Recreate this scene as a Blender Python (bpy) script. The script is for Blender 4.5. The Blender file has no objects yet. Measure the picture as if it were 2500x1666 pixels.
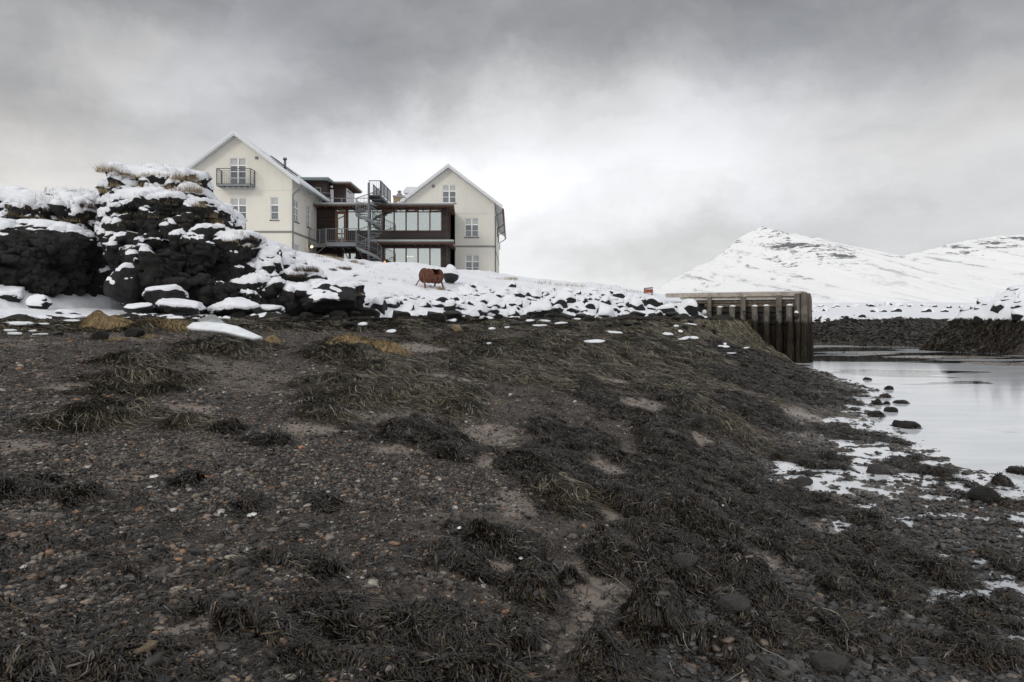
import bpy, bmesh, math, random
import numpy as np
from mathutils import Vector, Matrix
from mathutils.geometry import tessellate_polygon
from mathutils.bvhtree import BVHTree

C = bpy.context.scene
COL = C.collection
R = math.radians
random.seed(7)
rng = np.random.default_rng(7)

# ------------------------------------------------------------------ camera
CAMZ = 2.4          # metres above the water
F = 1700.0          # focal length in pixels of the 2500 px wide photograph
HX, HY = 1250.0, 772.0
cam_d = bpy.data.cameras.new('camera')
cam = bpy.data.objects.new('camera', cam_d)
COL.objects.link(cam)
cam.location = (0, 0, CAMZ)
cam.rotation_euler = (R(90), 0, 0)
cam_d.sensor_width = 36
cam_d.lens = 36 * F / 2500
cam_d.shift_y = -(833 - HY) / 2500
cam_d.clip_start = 0.05
cam_d.clip_end = 20000
C.camera = cam

# ------------------------------------------------------------------ colour management, light
C.view_settings.view_transform = 'Standard'
C.view_settings.look = 'None'
C.view_settings.exposure = 0.0
C.view_settings.gamma = 1.0
C.render.engine = 'CYCLES'
C.cycles.max_bounces = 6
C.cycles.transparent_max_bounces = 8
C.cycles.use_denoising = True

SUN_EL, SUN_AZ = R(28), R(215)     # azimuth clockwise from +Y: behind the camera, to the left
sun_d = bpy.data.lights.new('sun', 'SUN')
sun_d.energy = 0.8
sun_d.angle = R(14)
sun_d.color = (1.0, 0.96, 0.88)
sun = bpy.data.objects.new('sun', sun_d)
COL.objects.link(sun)
sd = Vector((math.sin(SUN_AZ) * math.cos(SUN_EL), math.cos(SUN_AZ) * math.cos(SUN_EL), math.sin(SUN_EL)))
sun.rotation_euler = sd.to_track_quat('Z', 'Y').to_euler()


class NT:
    """tiny node-tree helper"""
    def __init__(s, tree):
        s.t = tree
        s.n = tree.nodes
        s.l = tree.links

    def add(s, kind, **kw):
        nd = s.n.new(kind)
        for k, v in kw.items():
            if k == 'inp':
                for kk, vv in v.items():
                    s.set(nd.inputs[kk], vv)
            else:
                setattr(nd, k, v)
        return nd

    def set(s, sock, v):
        if isinstance(v, bpy.types.NodeSocket):
            s.l.new(v, sock)
        elif isinstance(v, (tuple, list)) and sock.type == 'RGBA' and len(v) == 3:
            sock.default_value = (*v, 1)
        else:
            sock.default_value = v

    def math(s, op, a, b=0.0, c=0.0, clamp=False):
        nd = s.add('ShaderNodeMath', operation=op, use_clamp=clamp)
        s.set(nd.inputs[0], a)
        s.set(nd.inputs[1], b)
        s.set(nd.inputs[2], c)
        return nd.outputs[0]

    def vmath(s, op, a, b=(0, 0, 0)):
        nd = s.add('ShaderNodeVectorMath', operation=op)
        s.set(nd.inputs[0], a)
        s.set(nd.inputs[1], b)
        return nd.outputs['Value'] if op in ('DOT_PRODUCT', 'LENGTH', 'DISTANCE') else nd.outputs['Vector']

    def noise(s, vec, scale, detail=4, rough=0.55, dist=0.0, out='Fac'):
        nd = s.add('ShaderNodeTexNoise')
        if vec is not None:
            s.set(nd.inputs['Vector'], vec)
        nd.inputs['Scale'].default_value = scale
        nd.inputs['Detail'].default_value = detail
        nd.inputs['Roughness'].default_value = rough
        nd.inputs['Distortion'].default_value = dist
        return nd.outputs[out]

    def voro(s, vec, scale, feature='F1', out='Distance', rnd=1.0):
        nd = s.add('ShaderNodeTexVoronoi', feature=feature)
        if vec is not None:
            s.set(nd.inputs['Vector'], vec)
        nd.inputs['Scale'].default_value = scale
        nd.inputs['Randomness'].default_value = rnd
        return nd.outputs[out]

    def mapr(s, v, a, b, c=0.0, d=1.0, smooth=True):
        nd = s.add('ShaderNodeMapRange')
        if smooth:
            nd.interpolation_type = 'SMOOTHSTEP'
        s.set(nd.inputs['Value'], v)
        for k, x in (('From Min', a), ('From Max', b), ('To Min', c), ('To Max', d)):
            s.set(nd.inputs[k], x)
        return nd.outputs['Result']

    def mix(s, fac, a, b, blend='MIX'):
        nd = s.add('ShaderNodeMix', data_type='RGBA', blend_type=blend)
        s.set(nd.inputs['Factor'], fac)
        s.set(nd.inputs['A'], a) if False else s.set([i for i in nd.inputs if i.name == 'A' and i.type == 'RGBA'][0], a)
        s.set([i for i in nd.inputs if i.name == 'B' and i.type == 'RGBA'][0], b)
        return [o for o in nd.outputs if o.type == 'RGBA'][0]

    def ramp(s, fac, stops, interp='LINEAR'):
        nd = s.add('ShaderNodeValToRGB')
        nd.color_ramp.interpolation = interp
        els = nd.color_ramp.elements
        while len(els) < len(stops):
            els.new(0.5)
        for e, (p, c) in zip(els, stops):
            e.position = p
            e.color = (*c, 1) if len(c) == 3 else c
        s.set(nd.inputs['Fac'], fac)
        return nd.outputs['Color']

    def bump(s, h, strength=0.5, dist=0.05, normal=None):
        nd = s.add('ShaderNodeBump')
        nd.inputs['Strength'].default_value = strength
        nd.inputs['Distance'].default_value = dist
        s.set(nd.inputs['Height'], h)
        if normal is not None:
            s.set(nd.inputs['Normal'], normal)
        return nd.outputs['Normal']


# ---- world: Nishita sky seen through layers of cloud
world = bpy.data.worlds.new('World')
C.world = world
world.use_nodes = True
W = NT(world.node_tree)
for n_ in list(W.n):
    W.n.remove(n_)
sky = W.add('ShaderNodeTexSky')
sky.sky_type = 'NISHITA'
sky.sun_disc = False
sky.sun_elevation = SUN_EL
sky.sun_rotation = SUN_AZ
sky.air_density = 1.0
sky.dust_density = 2.0
tc = W.add('ShaderNodeTexCoord')
dirv = W.vmath('NORMALIZE', tc.outputs['Generated'])
sep = W.add('ShaderNodeSeparateXYZ')
W.set(sep.inputs[0], dirv)
dz = sep.outputs['Z']
# cloud deck: direction projected on a flat layer, so clouds crowd towards the horizon
den = W.math('ADD', W.math('MAXIMUM', dz, 0.0), 0.22)
cmb = W.add('ShaderNodeCombineXYZ')
W.set(cmb.inputs[0], W.math('DIVIDE', sep.outputs['X'], den))
W.set(cmb.inputs[1], W.math('DIVIDE', sep.outputs['Y'], den))
cmb.inputs[2].default_value = 3.1
deck = cmb.outputs[0]
n_big = W.noise(deck, 0.9, 3, 0.5, 0.4)
n_mid = W.noise(deck, 2.6, 5, 0.55, 0.5)
n_fine = W.noise(deck, 6.0, 6, 0.6, 0.8)
warp = W.noise(dirv, 3.0, 7, 0.62, 0.0, 'Color')
wd = W.vmath('ADD', dirv, W.vmath('MULTIPLY', W.vmath('SUBTRACT', warp, (0.5, 0.5, 0.5)), (0.26, 0.26, 0.26)))
wd = W.vmath('NORMALIZE', wd)


def pdir(px, py):
    return Vector(((px - HX) / F, 1.0, (HY - py) / F)).normalized()


def blob(px, py, rx, ry):
    """soft elliptical patch of the sky round one direction; radii in pixels"""
    d = pdir(px, py)
    q = W.vmath('MULTIPLY', W.vmath('SUBTRACT', wd, tuple(d)), (F / rx, F / (2.0 * rx), F / ry))
    return W.mapr(W.vmath('LENGTH', q), 0.15, 1.35, 1.0, 0.0)


# base brightness rises towards the horizon, and towards the sky behind the camera
b = W.ramp(W.math('ADD', W.math('MULTIPLY', dz, 0.85), W.math('MULTIPLY', W.add('ShaderNodeSeparateXYZ', inp={0: wd}).outputs['Z'], 0.15)),
           [(0.0, (.76,) * 3), (0.07, (.74,) * 3), (0.16, (.69,) * 3), (0.215, (.61,) * 3), (0.27, (.49,) * 3), (0.325, (.40,) * 3), (0.37, (.325,) * 3), (0.42, (.29,) * 3), (1.0, (.30,) * 3)])
b = W.math('ADD', b, W.mapr(dz, 0.48, 0.95, 0.0, 0.50))
b = W.math('ADD', b, W.mapr(sep.outputs['Y'], 0.35, -0.5, 0.0, 0.33))
for (px_, py_, r0, r1, amp) in (
        (1400, 370, 560, 190, 0.22), (1000, 410, 380, 120, 0.16), (1100, 620, 700, 110, .05), (900, 30, 900, 90, -.015), (1200, 230, 130, 90, 0.10), (0, 250, 520, 190, -0.13), (880, 210, 330, 110, -0.11), (650, 330, 200, 70, -.04),
        (2450, 200, 520, 240, -0.04), (470, 150, 260, 110, 0.10), (330, 60, 130, 70, .04), (2150, 600, 520, 150, -0.13), (1850, 330, 400, 150, 0.08), (1500, 620, 260, 90, -.08),
        (80, 470, 260, 110, .07), (330, 380, 200, 80, .03), (1900, 500, 300, 60, .05), (1600, 650, 230, 80, -.04), (450, 250, 500, 160, .06), (1350, 590, 200, 40, .05), (2300, 420, 260, 110, .02)):
    b = W.math('ADD', b, W.math('MULTIPLY', blob(px_, py_, r0, r1), amp))
n_hor = W.noise(W.vmath('MULTIPLY', dirv, (3.0, 3.0, 13.0)), 1.3, 6, 0.55, 0.3)
n_bil = W.noise(W.vmath('MULTIPLY', wd, (1.0, 1.0, 1.7)), 4.2, 9, 0.58, 0.9)
b = W.math('ADD', b, W.math('MULTIPLY', W.math('SUBTRACT', n_bil, 0.5), 0.24))
tex = W.math('ADD', W.math('MULTIPLY', W.math('SUBTRACT', n_hor, 0.5), 0.14),
             W.math('ADD', W.math('MULTIPLY', W.math('SUBTRACT', n_mid, 0.5), 0.13),
                    W.math('MULTIPLY', W.math('SUBTRACT', n_fine, 0.5), 0.06)))
b = W.math('MAXIMUM', W.math('ADD', b, tex), 0.12)
tint = W.ramp(W.mapr(b, 0.2, 0.85, 0, 1, False), [(0.0, (0.97, 0.985, 1.02)), (0.45, (1.0, 0.99, 0.98)), (1.0, (0.985, 0.99, 1.01))])
warmth = W.math('ADD', blob(60, 520, 500, 300), W.math('MULTIPLY', blob(2300, 330, 500, 170), 0.6), 0, True)
tint = W.mix(W.mapr(W.noise(wd, 2.3, 4, 0.5), 0.40, 0.62, 0.0, 0.8), tint, (0.965, 0.985, 1.035))
tint = W.mix(W.math('MULTIPLY', warmth, 0.6), tint, (1.05, 1.0, 0.93))
cloudc = W.vmath('MULTIPLY', tint, W.add('ShaderNodeCombineXYZ', inp={0: b, 1: b, 2: b}).outputs[0])
cloudc = W.vmath('MULTIPLY', cloudc, (11.6, 11.6, 11.6))
skyc = W.mix(0.93, sky.outputs[0], cloudc)
bg = W.add('ShaderNodeBackground', inp={'Color': skyc, 'Strength': 0.1})
wo = W.add('ShaderNodeOutputWorld')
W.l.new(bg.outputs[0], wo.inputs[0])


# ------------------------------------------------------------------ helpers
def tag(o, label=None, cat=None, group=None, kind=None):
    if label:
        o['label'] = label
    if cat:
        o['category'] = cat
    if group:
        o['group'] = group
    if kind:
        o['kind'] = kind
    return o


def empty(name, loc, label, cat, group=None, rz=0.0):
    o = bpy.data.objects.new(name, None)
    o.empty_display_size = 0.2
    COL.objects.link(o)
    o.location = loc
    o.rotation_euler = (0, 0, rz)
    tag(o, label, cat, group)
    return o


def link(name, me, parent=None, loc=None):
    o = bpy.data.objects.new(name, me)
    COL.objects.link(o)
    if parent is not None:
        o.parent = parent
        pl = parent.matrix_basis if parent.parent is None else parent.parent.matrix_basis @ parent.matrix_parent_inverse @ parent.matrix_basis
        # all meshes are built in world coordinates unless loc is given
        if loc is None:
            o.matrix_parent_inverse = pl.inverted()
    if loc is not None:
        o.location = loc
    return o


def P(px, py, Y):
    return Vector(((px - HX) / F * Y, Y, CAMZ + (HY - py) / F * Y))


def mesh_np(name, v, f, mat=None, smooth=True, attrs=None):
    """v (n,3) float, f (m,k) int with one k, or a list of such arrays"""
    me = bpy.data.meshes.new(name)
    fl = f if isinstance(f, list) else [f]
    fl = [a for a in fl if len(a)]
    nl = sum(a.size for a in fl)
    nf = sum(len(a) for a in fl)
    me.vertices.add(len(v))
    me.vertices.foreach_set('co', np.ascontiguousarray(v, dtype=np.float32).ravel())
    me.loops.add(nl)
    me.loops.foreach_set('vertex_index', np.concatenate([a.ravel() for a in fl]).astype(np.int32))
    me.polygons.add(nf)
    tot = np.concatenate([np.full(len(a), a.shape[1]) for a in fl]).astype(np.int32)
    st = np.concatenate([[0], np.cumsum(tot)[:-1]]).astype(np.int32)
    me.polygons.foreach_set('loop_start', st)
    me.polygons.foreach_set('loop_total', tot)
    me.polygons.foreach_set('use_smooth', np.full(nf, smooth))
    if attrs:
        for k, a in attrs.items():
            at = me.attributes.new(k, 'FLOAT', 'POINT')
            at.data.foreach_set('value', np.ascontiguousarray(a, dtype=np.float32))
    me.update(calc_edges=True)
    if mat:
        me.materials.append(mat)
    return me


class MB:
    """collects boxes, bars, tubes and sheets; build() links them as one mesh object"""
    def __init__(s):
        s.v = []
        s.f = []

    def add(s, vs, fs):
        n = len(s.v)
        s.v += [tuple(a) for a in vs]
        s.f += [tuple(i + n for i in f) for f in fs]
        return s

    def box(s, x0, x1, y0, y1, z0, z1):
        vs = [(x, y, z) for z in (z0, z1) for y in (y0, y1) for x in (x0, x1)]
        return s.add(vs, [(0, 2, 3, 1), (4, 5, 7, 6), (0, 1, 5, 4), (2, 6, 7, 3), (0, 4, 6, 2), (1, 3, 7, 5)])

    def obox(s, c, ax, ay, az):
        """box by centre and three half-axis vectors"""
        c, ax, ay, az = map(Vector, (c, ax, ay, az))
        vs = [c + i * ax + j * ay + k * az for k in (-1, 1) for j in (-1, 1) for i in (-1, 1)]
        return s.add(vs, [(0, 2, 3, 1), (4, 5, 7, 6), (0, 1, 5, 4), (2, 6, 7, 3), (0, 4, 6, 2), (1, 3, 7, 5)])

    def bar(s, a, b_, w, h=None, up=(0, 0, 1)):
        """rectangular bar from a to b, w wide, h high"""
        a, b_ = Vector(a), Vector(b_)
        h = h or w
        d = b_ - a
        L = d.length
        if L < 1e-6:
            return s
        d = d / L
        up = Vector(up)
        if abs(d.dot(up)) > 0.98:
            up = Vector((0, 1, 0))
        sx = d.cross(up).normalized()
        u = sx.cross(d).normalized()
        return s.obox((a + b_) / 2, d * L / 2, sx * w / 2, u * h / 2)

    def tube(s, pts, r, n=8, caps=True, radii=None):
        pts = [Vector(p) for p in pts]
        rings = []
        prev = None
        for i, p in enumerate(pts):
            if i == 0:
                d = pts[1] - pts[0]
            elif i == len(pts) - 1:
                d = pts[-1] - pts[-2]
            else:
                d = (pts[i + 1] - pts[i]).normalized() + (pts[i] - pts[i - 1]).normalized()
            d.normalize()
            if prev is None:
                up = Vector((0, 0, 1)) if abs(d.z) < 0.95 else Vector((0, 1, 0))
                sx = d.cross(up).normalized()
            else:
                sx = (prev - d * prev.dot(d)).normalized()
            prev = sx
            sy = d.cross(sx)
            rr = radii[i] if radii else r
            rings.append([p + (sx * math.cos(2 * math.pi * k / n) + sy * math.sin(2 * math.pi * k / n)) * rr for k in range(n)])
        vs = [v for rg in rings for v in rg]
        fs = []
        for i in range(len(rings) - 1):
            for k in range(n):
                k2 = (k + 1) % n
                fs.append((i * n + k, i * n + k2, (i + 1) * n + k2, (i + 1) * n + k))
        if caps:
            fs.append(tuple(range(n))[::-1])
            fs.append(tuple((len(rings) - 1) * n + k for k in range(n)))
        return s.add(vs, fs)

    def extrude(s, poly, vec):
        """closed prism: polygon (list of 3D points) swept by vec"""
        n = len(poly)
        poly = [Vector(p) for p in poly]
        vec = Vector(vec)
        vs = poly + [p + vec for p in poly]
        fs = [tuple(range(n))[::-1], tuple(range(n, 2 * n))]
        for i in range(n):
            j = (i + 1) % n
            fs.append((i, j, n + j, n + i))
        return s.add(vs, fs)

    def build(s, name, mat, parent=None, smooth=False, loc=None, bevel=0.0):
        me = bpy.data.meshes.new(name)
        me.from_pydata(s.v, [], s.f)
        me.materials.append(mat)
        bm = bmesh.new()
        bm.from_mesh(me)
        bmesh.ops.recalc_face_normals(bm, faces=bm.faces)
        bm.to_mesh(me)
        bm.free()
        if smooth:
            me.polygons.foreach_set('use_smooth', [True] * len(me.polygons))
        o = link(name, me, parent, loc)
        if bevel:
            md = o.modifiers.new('bevel', 'BEVEL')
            md.width = bevel
            md.segments = 2
            md.limit_method = 'ANGLE'
        return o


# ------------------------------------------------------------------ numpy noise
def _hash(ix, iy, iz, seed):
    h = (ix.astype(np.int64) * 374761393 + iy.astype(np.int64) * 668265263 + iz.astype(np.int64) * 2147483647 + seed * 974711) & 0xffffffff
    h = ((h ^ (h >> 13)) * 1274126177) & 0xffffffff
    h = h ^ (h >> 16)
    return (h & 0xffffff).astype(np.float64) / 0xffffff


def vnoise(x, y, z=0.0, seed=0):
    x = np.asarray(x, dtype=np.float64)
    y = np.asarray(y, dtype=np.float64)
    z = np.zeros_like(x) + z
    x0, y0, z0 = np.floor(x), np.floor(y), np.floor(z)
    fx, fy, fz = x - x0, y - y0, z - z0
    ux, uy, uz = [f * f * f * (f * (f * 6 - 15) + 10) for f in (fx, fy, fz)]
    r = 0
    for dx in (0, 1):
        wx = ux if dx else 1 - ux
        for dy in (0, 1):
            wy = uy if dy else 1 - uy
            for dz_ in (0, 1):
                wz = uz if dz_ else 1 - uz
                r = r + wx * wy * wz * _hash(x0 + dx, y0 + dy, z0 + dz_, seed)
    return r * 2 - 1


def fbm(x, y, z=0.0, oct=4, seed=0, lac=2.1, gain=0.5, ridged=False):
    a, s_, t = 1.0, 0.0, 0.0
    f = 1.0
    for i in range(oct):
        n = vnoise(np.asarray(x) * f + i * 17.3, np.asarray(y) * f + i * 9.1, np.asarray(z) * f + i * 3.7, seed + i)
        if ridged:
            n = 1 - 2 * np.abs(n)
        s_ = s_ + a * n
        t += a
        a *= gain
        f *= lac
    return s_ / t


def worley(x, y, z, seed=0):
    """distance to nearest and second nearest feature point"""
    x0, y0, z0 = np.floor(x), np.floor(y), np.floor(z)
    d1 = np.full(x.shape, 9.0)
    d2 = np.full(x.shape, 9.0)
    idv = np.zeros(x.shape)
    facet = np.zeros(x.shape)
    for dx in (-1, 0, 1):
        for dy in (-1, 0, 1):
            for dz_ in (-1, 0, 1):
                cx, cy, cz = x0 + dx, y0 + dy, z0 + dz_
                px_ = cx + _hash(cx, cy, cz, seed)
                py_ = cy + _hash(cx, cy, cz, seed + 11)
                pz_ = cz + _hash(cx, cy, cz, seed + 23)
                d = np.sqrt((px_ - x) ** 2 + (py_ - y) ** 2 + (pz_ - z) ** 2)
                closer = d < d1
                d2 = np.where(closer, d1, np.minimum(d2, d))
                idv = np.where(closer, _hash(cx, cy, cz, seed + 37), idv)
                fc = (_hash(cx, cy, cz, seed + 41) - .5) * (x - px_) + (_hash(cx, cy, cz, seed + 43) - .5) * (y - py_) + (_hash(cx, cy, cz, seed + 47) - .5) * (z - pz_)
                facet = np.where(closer, fc, facet)
                d1 = np.where(closer, d, d1)
    return d1, d2, idv, facet


def sstep(a, b_, x):
    t = np.clip((x - a) / (b_ - a), 0, 1)
    return t * t * (3 - 2 * t)


def smin(a, b_, k):
    h = np.clip(0.5 + 0.5 * (b_ - a) / k, 0, 1)
    return b_ * (1 - h) + a * h - k * h * (1 - h)


# ------------------------------------------------------------------ materials
MATS = {}


def newmat(name):
    m = bpy.data.materials.new(name)
    m.use_nodes = True
    t = NT(m.node_tree)
    for n in list(t.n):
        t.n.remove(n)
    bs = t.add('ShaderNodeBsdfPrincipled')
    out = t.add('ShaderNodeOutputMaterial')
    t.l.new(bs.outputs[0], out.inputs[0])
    MATS[name] = m
    return m, t, bs


def objco(t):
    return t.add('ShaderNodeTexCoord').outputs['Object']


def simple(name, col, rough=0.6, metal=0.0, var=0.12, scale=6.0, bump=0.0, bscale=40.0, spec=0.5):
    m, t, bs = newmat(name)
    co = objco(t)
    n = t.noise(co, scale, 5, 0.6)
    dark = tuple(c * (1 - var) for c in col)
    lite = tuple(min(1, c * (1 + var)) for c in col)
    c = t.ramp(n, [(0.3, dark), (0.7, lite)])
    t.set(bs.inputs['Base Color'], c)
    bs.inputs['Roughness'].default_value = rough
    bs.inputs['Metallic'].default_value = metal
    bs.inputs['Specular IOR Level'].default_value = spec
    if bump:
        t.set(bs.inputs['Normal'], t.bump(t.noise(co, bscale, 4, 0.6), bump, 0.01))
    return m


def m_plaster(name, col):
    m, t, bs = newmat(name)
    co = objco(t)
    big = t.noise(co, 0.7, 5, 0.6)
    streak = t.noise(t.vmath('MULTIPLY', co, (3.0, 3.0, 0.25)), 1.0, 4, 0.6)
    c = t.ramp(big, [(0.3, tuple(x * 0.93 for x in col)), (0.7, col)])
    c = t.mix(t.mapr(streak, 0.5, 0.75, 0, 0.22), c, tuple(x * 0.72 for x in col))
    t.set(bs.inputs['Base Color'], c)
    bs.inputs['Roughness'].default_value = 0.85
    t.set(bs.inputs['Normal'], t.bump(t.noise(co, 30, 5, 0.7), 0.35, 0.01))
    return m


def m_boards(name, col, pitch=0.14, rough=0.75):
    """horizontal weather boards: groove bump and tone per board"""
    m, t, bs = newmat(name)
    co = objco(t)
    s = t.add('ShaderNodeSeparateXYZ')
    t.set(s.inputs[0], co)
    k = t.math('DIVIDE', s.outputs['Z'], pitch)
    fr = t.math('FRACT', k)
    fl = t.math('FLOOR', k)
    wn = t.add('ShaderNodeTexWhiteNoise', noise_dimensions='1D')
    t.set(wn.inputs['W'], fl)
    grain = t.noise(t.vmath('MULTIPLY', co, (1.2, 1.2, 18.0)), 1.0, 5, 0.65)
    tone = t.math('ADD', t.math('MULTIPLY', wn.outputs['Value'], 0.5), t.math('MULTIPLY', grain, 0.6))
    c = t.ramp(tone, [(0.2, tuple(x * 0.55 for x in col)), (0.8, tuple(x * 1.45 for x in col))])
    gro = t.mapr(fr, 0.0, 0.14, 0.0, 1.0)
    c = t.mix(gro, tuple(x * 0.25 for x in col), c)
    t.set(bs.inputs['Base Color'], c)
    bs.inputs['Roughness'].default_value = rough
    h = t.math('ADD', t.math('MULTIPLY', gro, 1.0), t.math('ADD', t.math('MULTIPLY', fr, -0.4), t.math('MULTIPLY', grain, 0.2)))
    t.set(bs.inputs['Normal'], t.bump(h, 0.9, 0.02))
    return m


def m_rock(name, lo, hi, rough=0.75, moss=0.0):
    m, t, bs = newmat(name)
    co = objco(t)
    g = t.add('ShaderNodeNewGeometry')
    n1 = t.noise(co, 1.3, 6, 0.65)
    n2 = t.noise(co, 9.0, 6, 0.7)
    n3 = t.noise(co, 45.0, 4, 0.7)
    mixn = t.math('ADD', t.math('MULTIPLY', n1, 0.55), t.math('MULTIPLY', n2, 0.45))
    c = t.ramp(mixn, [(0.3, lo), (0.7, hi)])
    c = t.mix(t.mapr(n2, 0.58, 0.75, 0, 0.5), c, tuple(x * 1.7 for x in hi))
    if moss:
        c = t.mix(t.mapr(t.noise(co, 0.8, 4, 0.6), 0.5, 0.7, 0, moss), c, (0.030, 0.022, 0.010))
    t.set(bs.inputs['Base Color'], c)
    bs.inputs['Roughness'].default_value = rough
    bs.inputs['Specular IOR Level'].default_value = 0.35
    h = t.math('ADD', t.math('MULTIPLY', n2, 1.0), t.math('MULTIPLY', n3, 0.35))
    t.set(bs.inputs['Normal'], t.bump(h, 1.0, 0.16))
    return m


def m_snow(name='snow', speck=0.0):
    m, t, bs = newmat(name)
    co = objco(t)
    n = t.noise(co, 0.6, 4, 0.5)
    c = t.ramp(n, [(0.3, (0.76, 0.775, 0.81)), (0.7, (0.82, 0.83, 0.85))])
    if speck:
        g = t.noise(co, 3.0, 7, 0.75)
        c = t.mix(t.mapr(g, 0.60, 0.72, 0, speck), c, (0.30, 0.25, 0.17))
    t.set(bs.inputs['Base Color'], c)
    bs.inputs['Roughness'].default_value = 0.7
    bs.inputs['Specular IOR Level'].default_value = 0.3
    h = t.math('ADD', t.noise(co, 2.2, 5, 0.6), t.math('MULTIPLY', t.noise(co, 14, 4, 0.6), 0.3))
    t.set(bs.inputs['Normal'], t.bump(h, 0.5, 0.08))
    return m


def m_island(name, stops, rough=0.35, noise_scale=20.0, spec=0.6, bump=0.0):
    """colour drawn at random per loose piece (strands, pebbles, blades)"""
    m, t, bs = newmat(name)
    g = t.add('ShaderNodeNewGeometry')
    c = t.ramp(g.outputs['Random Per Island'], stops)
    n = t.noise(objco(t), noise_scale, 4, 0.6)
    c = t.mix(t.mapr(n, 0.3, 0.7, 0.0, 0.55), c, (0.0, 0.0, 0.0))
    t.set(bs.inputs['Base Color'], c)
    bs.inputs['Roughness'].default_value = rough
    bs.inputs['Specular IOR Level'].default_value = spec
    if bump:
        t.set(bs.inputs['Normal'], t.bump(n, bump, 0.01))
    return m


def m_ground():
    m, t, bs = newmat('beach_ground')
    co = objco(t)
    at = lambda k: t.add('ShaderNodeAttribute', attribute_name=k).outputs['Fac']
    sand, weed, wet = at('sand'), at('weed'), at('wet')
    # gravel: voronoi cells at two sizes
    v1 = t.add('ShaderNodeTexVoronoi')
    v1.inputs['Scale'].default_value = 38
    t.set(v1.inputs['Vector'], co)
    v2 = t.add('ShaderNodeTexVoronoi')
    v2.inputs['Scale'].default_value = 90
    t.set(v2.inputs['Vector'], co)
    sx = t.add('ShaderNodeSeparateColor')
    t.set(sx.inputs[0], v1.outputs['Color'])
    sy = t.add('ShaderNodeSeparateColor')
    t.set(sy.inputs[0], v2.outputs['Color'])
    gr = t.ramp(sx.outputs[0], [(0.0, (0.020, 0.018, 0.016)), (0.55, (0.068, 0.058, 0.049)), (0.82, (0.13, 0.108, 0.088)), (0.96, (0.17, 0.115, 0.08)), (1.0, (0.26, 0.22, 0.19))])
    gr2 = t.ramp(sy.outputs[0], [(0.0, (0.014, 0.013, 0.012)), (0.7, (0.045, 0.040, 0.036)), (1.0, (0.11, 0.09, 0.07))])
    gr = t.mix(0.5, gr, gr2)
    big = t.noise(co, 0.8, 5, 0.6)
    gr = t.mix(t.mapr(big, 0.35, 0.65, 0, 0.35), gr, (0.085, 0.068, 0.054))
    grain = t.noise(co, 140, 3, 0.7)
    sc = t.ramp(t.math('ADD', t.math('MULTIPLY', t.noise(co, 2.5, 5, 0.6), 0.6), t.math('MULTIPLY', grain, 0.4)),
                [(0.3, (0.135, 0.112, 0.094)), (0.7, (0.27, 0.227, 0.19))])
    c = t.mix(sand, gr, sc)
    wc = t.ramp(t.noise(co, 7, 6, 0.7), [(0.3, (0.008, 0.007, 0.006)), (0.6, (0.022, 0.018, 0.012)), (0.8, (0.040, 0.033, 0.020))])
    c = t.mix(weed, c, wc)
    t.set(bs.inputs['Base Color'], c)
    t.set(bs.inputs['Roughness'], t.mapr(wet, 0.2, 1, 0.72, 0.22))
    bs.inputs['Specular IOR Level'].default_value = 0.25
    h = t.math('ADD', t.math('MULTIPLY', v1.outputs['Distance'], -1.0), t.math('MULTIPLY', v2.outputs['Distance'], -0.4))
    hs = t.math('MULTIPLY', t.noise(co, 30, 4, 0.6), 0.5)
    hh = t.add('ShaderNodeMix', data_type='FLOAT')
    t.set(hh.inputs[0], sand)
    t.set(hh.inputs[2], h)
    t.set(hh.inputs[3], hs)
    t.set(bs.inputs['Normal'], t.bump(hh.outputs[0], 0.8, 0.02))
    return m


def m_water():
    m, t, bs = newmat('sea_water')
    co = objco(t)
    # thin ice film on most of the creek, open water in drawn-out leads
    lead = t.noise(t.vmath('MULTIPLY', co, (0.10, 0.26, 1.0)), 1.0, 4, 0.55, 0.6)
    s = t.add('ShaderNodeSeparateXYZ')
    t.set(s.inputs[0], co)
    far = t.mapr(s.outputs['Y'], 26.0, 42.0, -0.03, 0.15)
    ice = t.mapr(t.math('SUBTRACT', lead, far), 0.365, 0.385, 0, 1)
    veg = t.mapr(t.noise(t.vmath('MULTIPLY', co, (1.0, 2.6, 1.0)), 1.1, 8, 0.75, 0.8), 0.63, 0.67, 0, 1)
    icec = t.ramp(t.noise(t.vmath('MULTIPLY', co, (0.4, 1.3, 1.0)), 0.9, 6, 0.6), [(0.3, (0.56, 0.585, 0.61)), (0.7, (0.76, 0.78, 0.80))])
    icec = t.mix(t.mapr(s.outputs['Y'], 6.0, 13.0, 0.25, 0.0), icec, (0.16, 0.165, 0.17))
    c = t.mix(ice, (0.012, 0.014, 0.014), icec)
    c = t.mix(t.math('MULTIPLY', veg, 0.85), c, (0.03, 0.03, 0.03))
    t.set(bs.inputs['Base Color'], c)
    t.set(bs.inputs['Roughness'], t.mapr(ice, 0, 1, 0.03, 0.09, False))
    bs.inputs['IOR'].default_value = 1.33
    rip = t.noise(t.vmath('MULTIPLY', co, (0.6, 2.0, 1.0)), 1.6, 4, 0.6)
    t.set(bs.inputs['Normal'], t.bump(rip, 0.12, 0.02))
    return m


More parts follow.
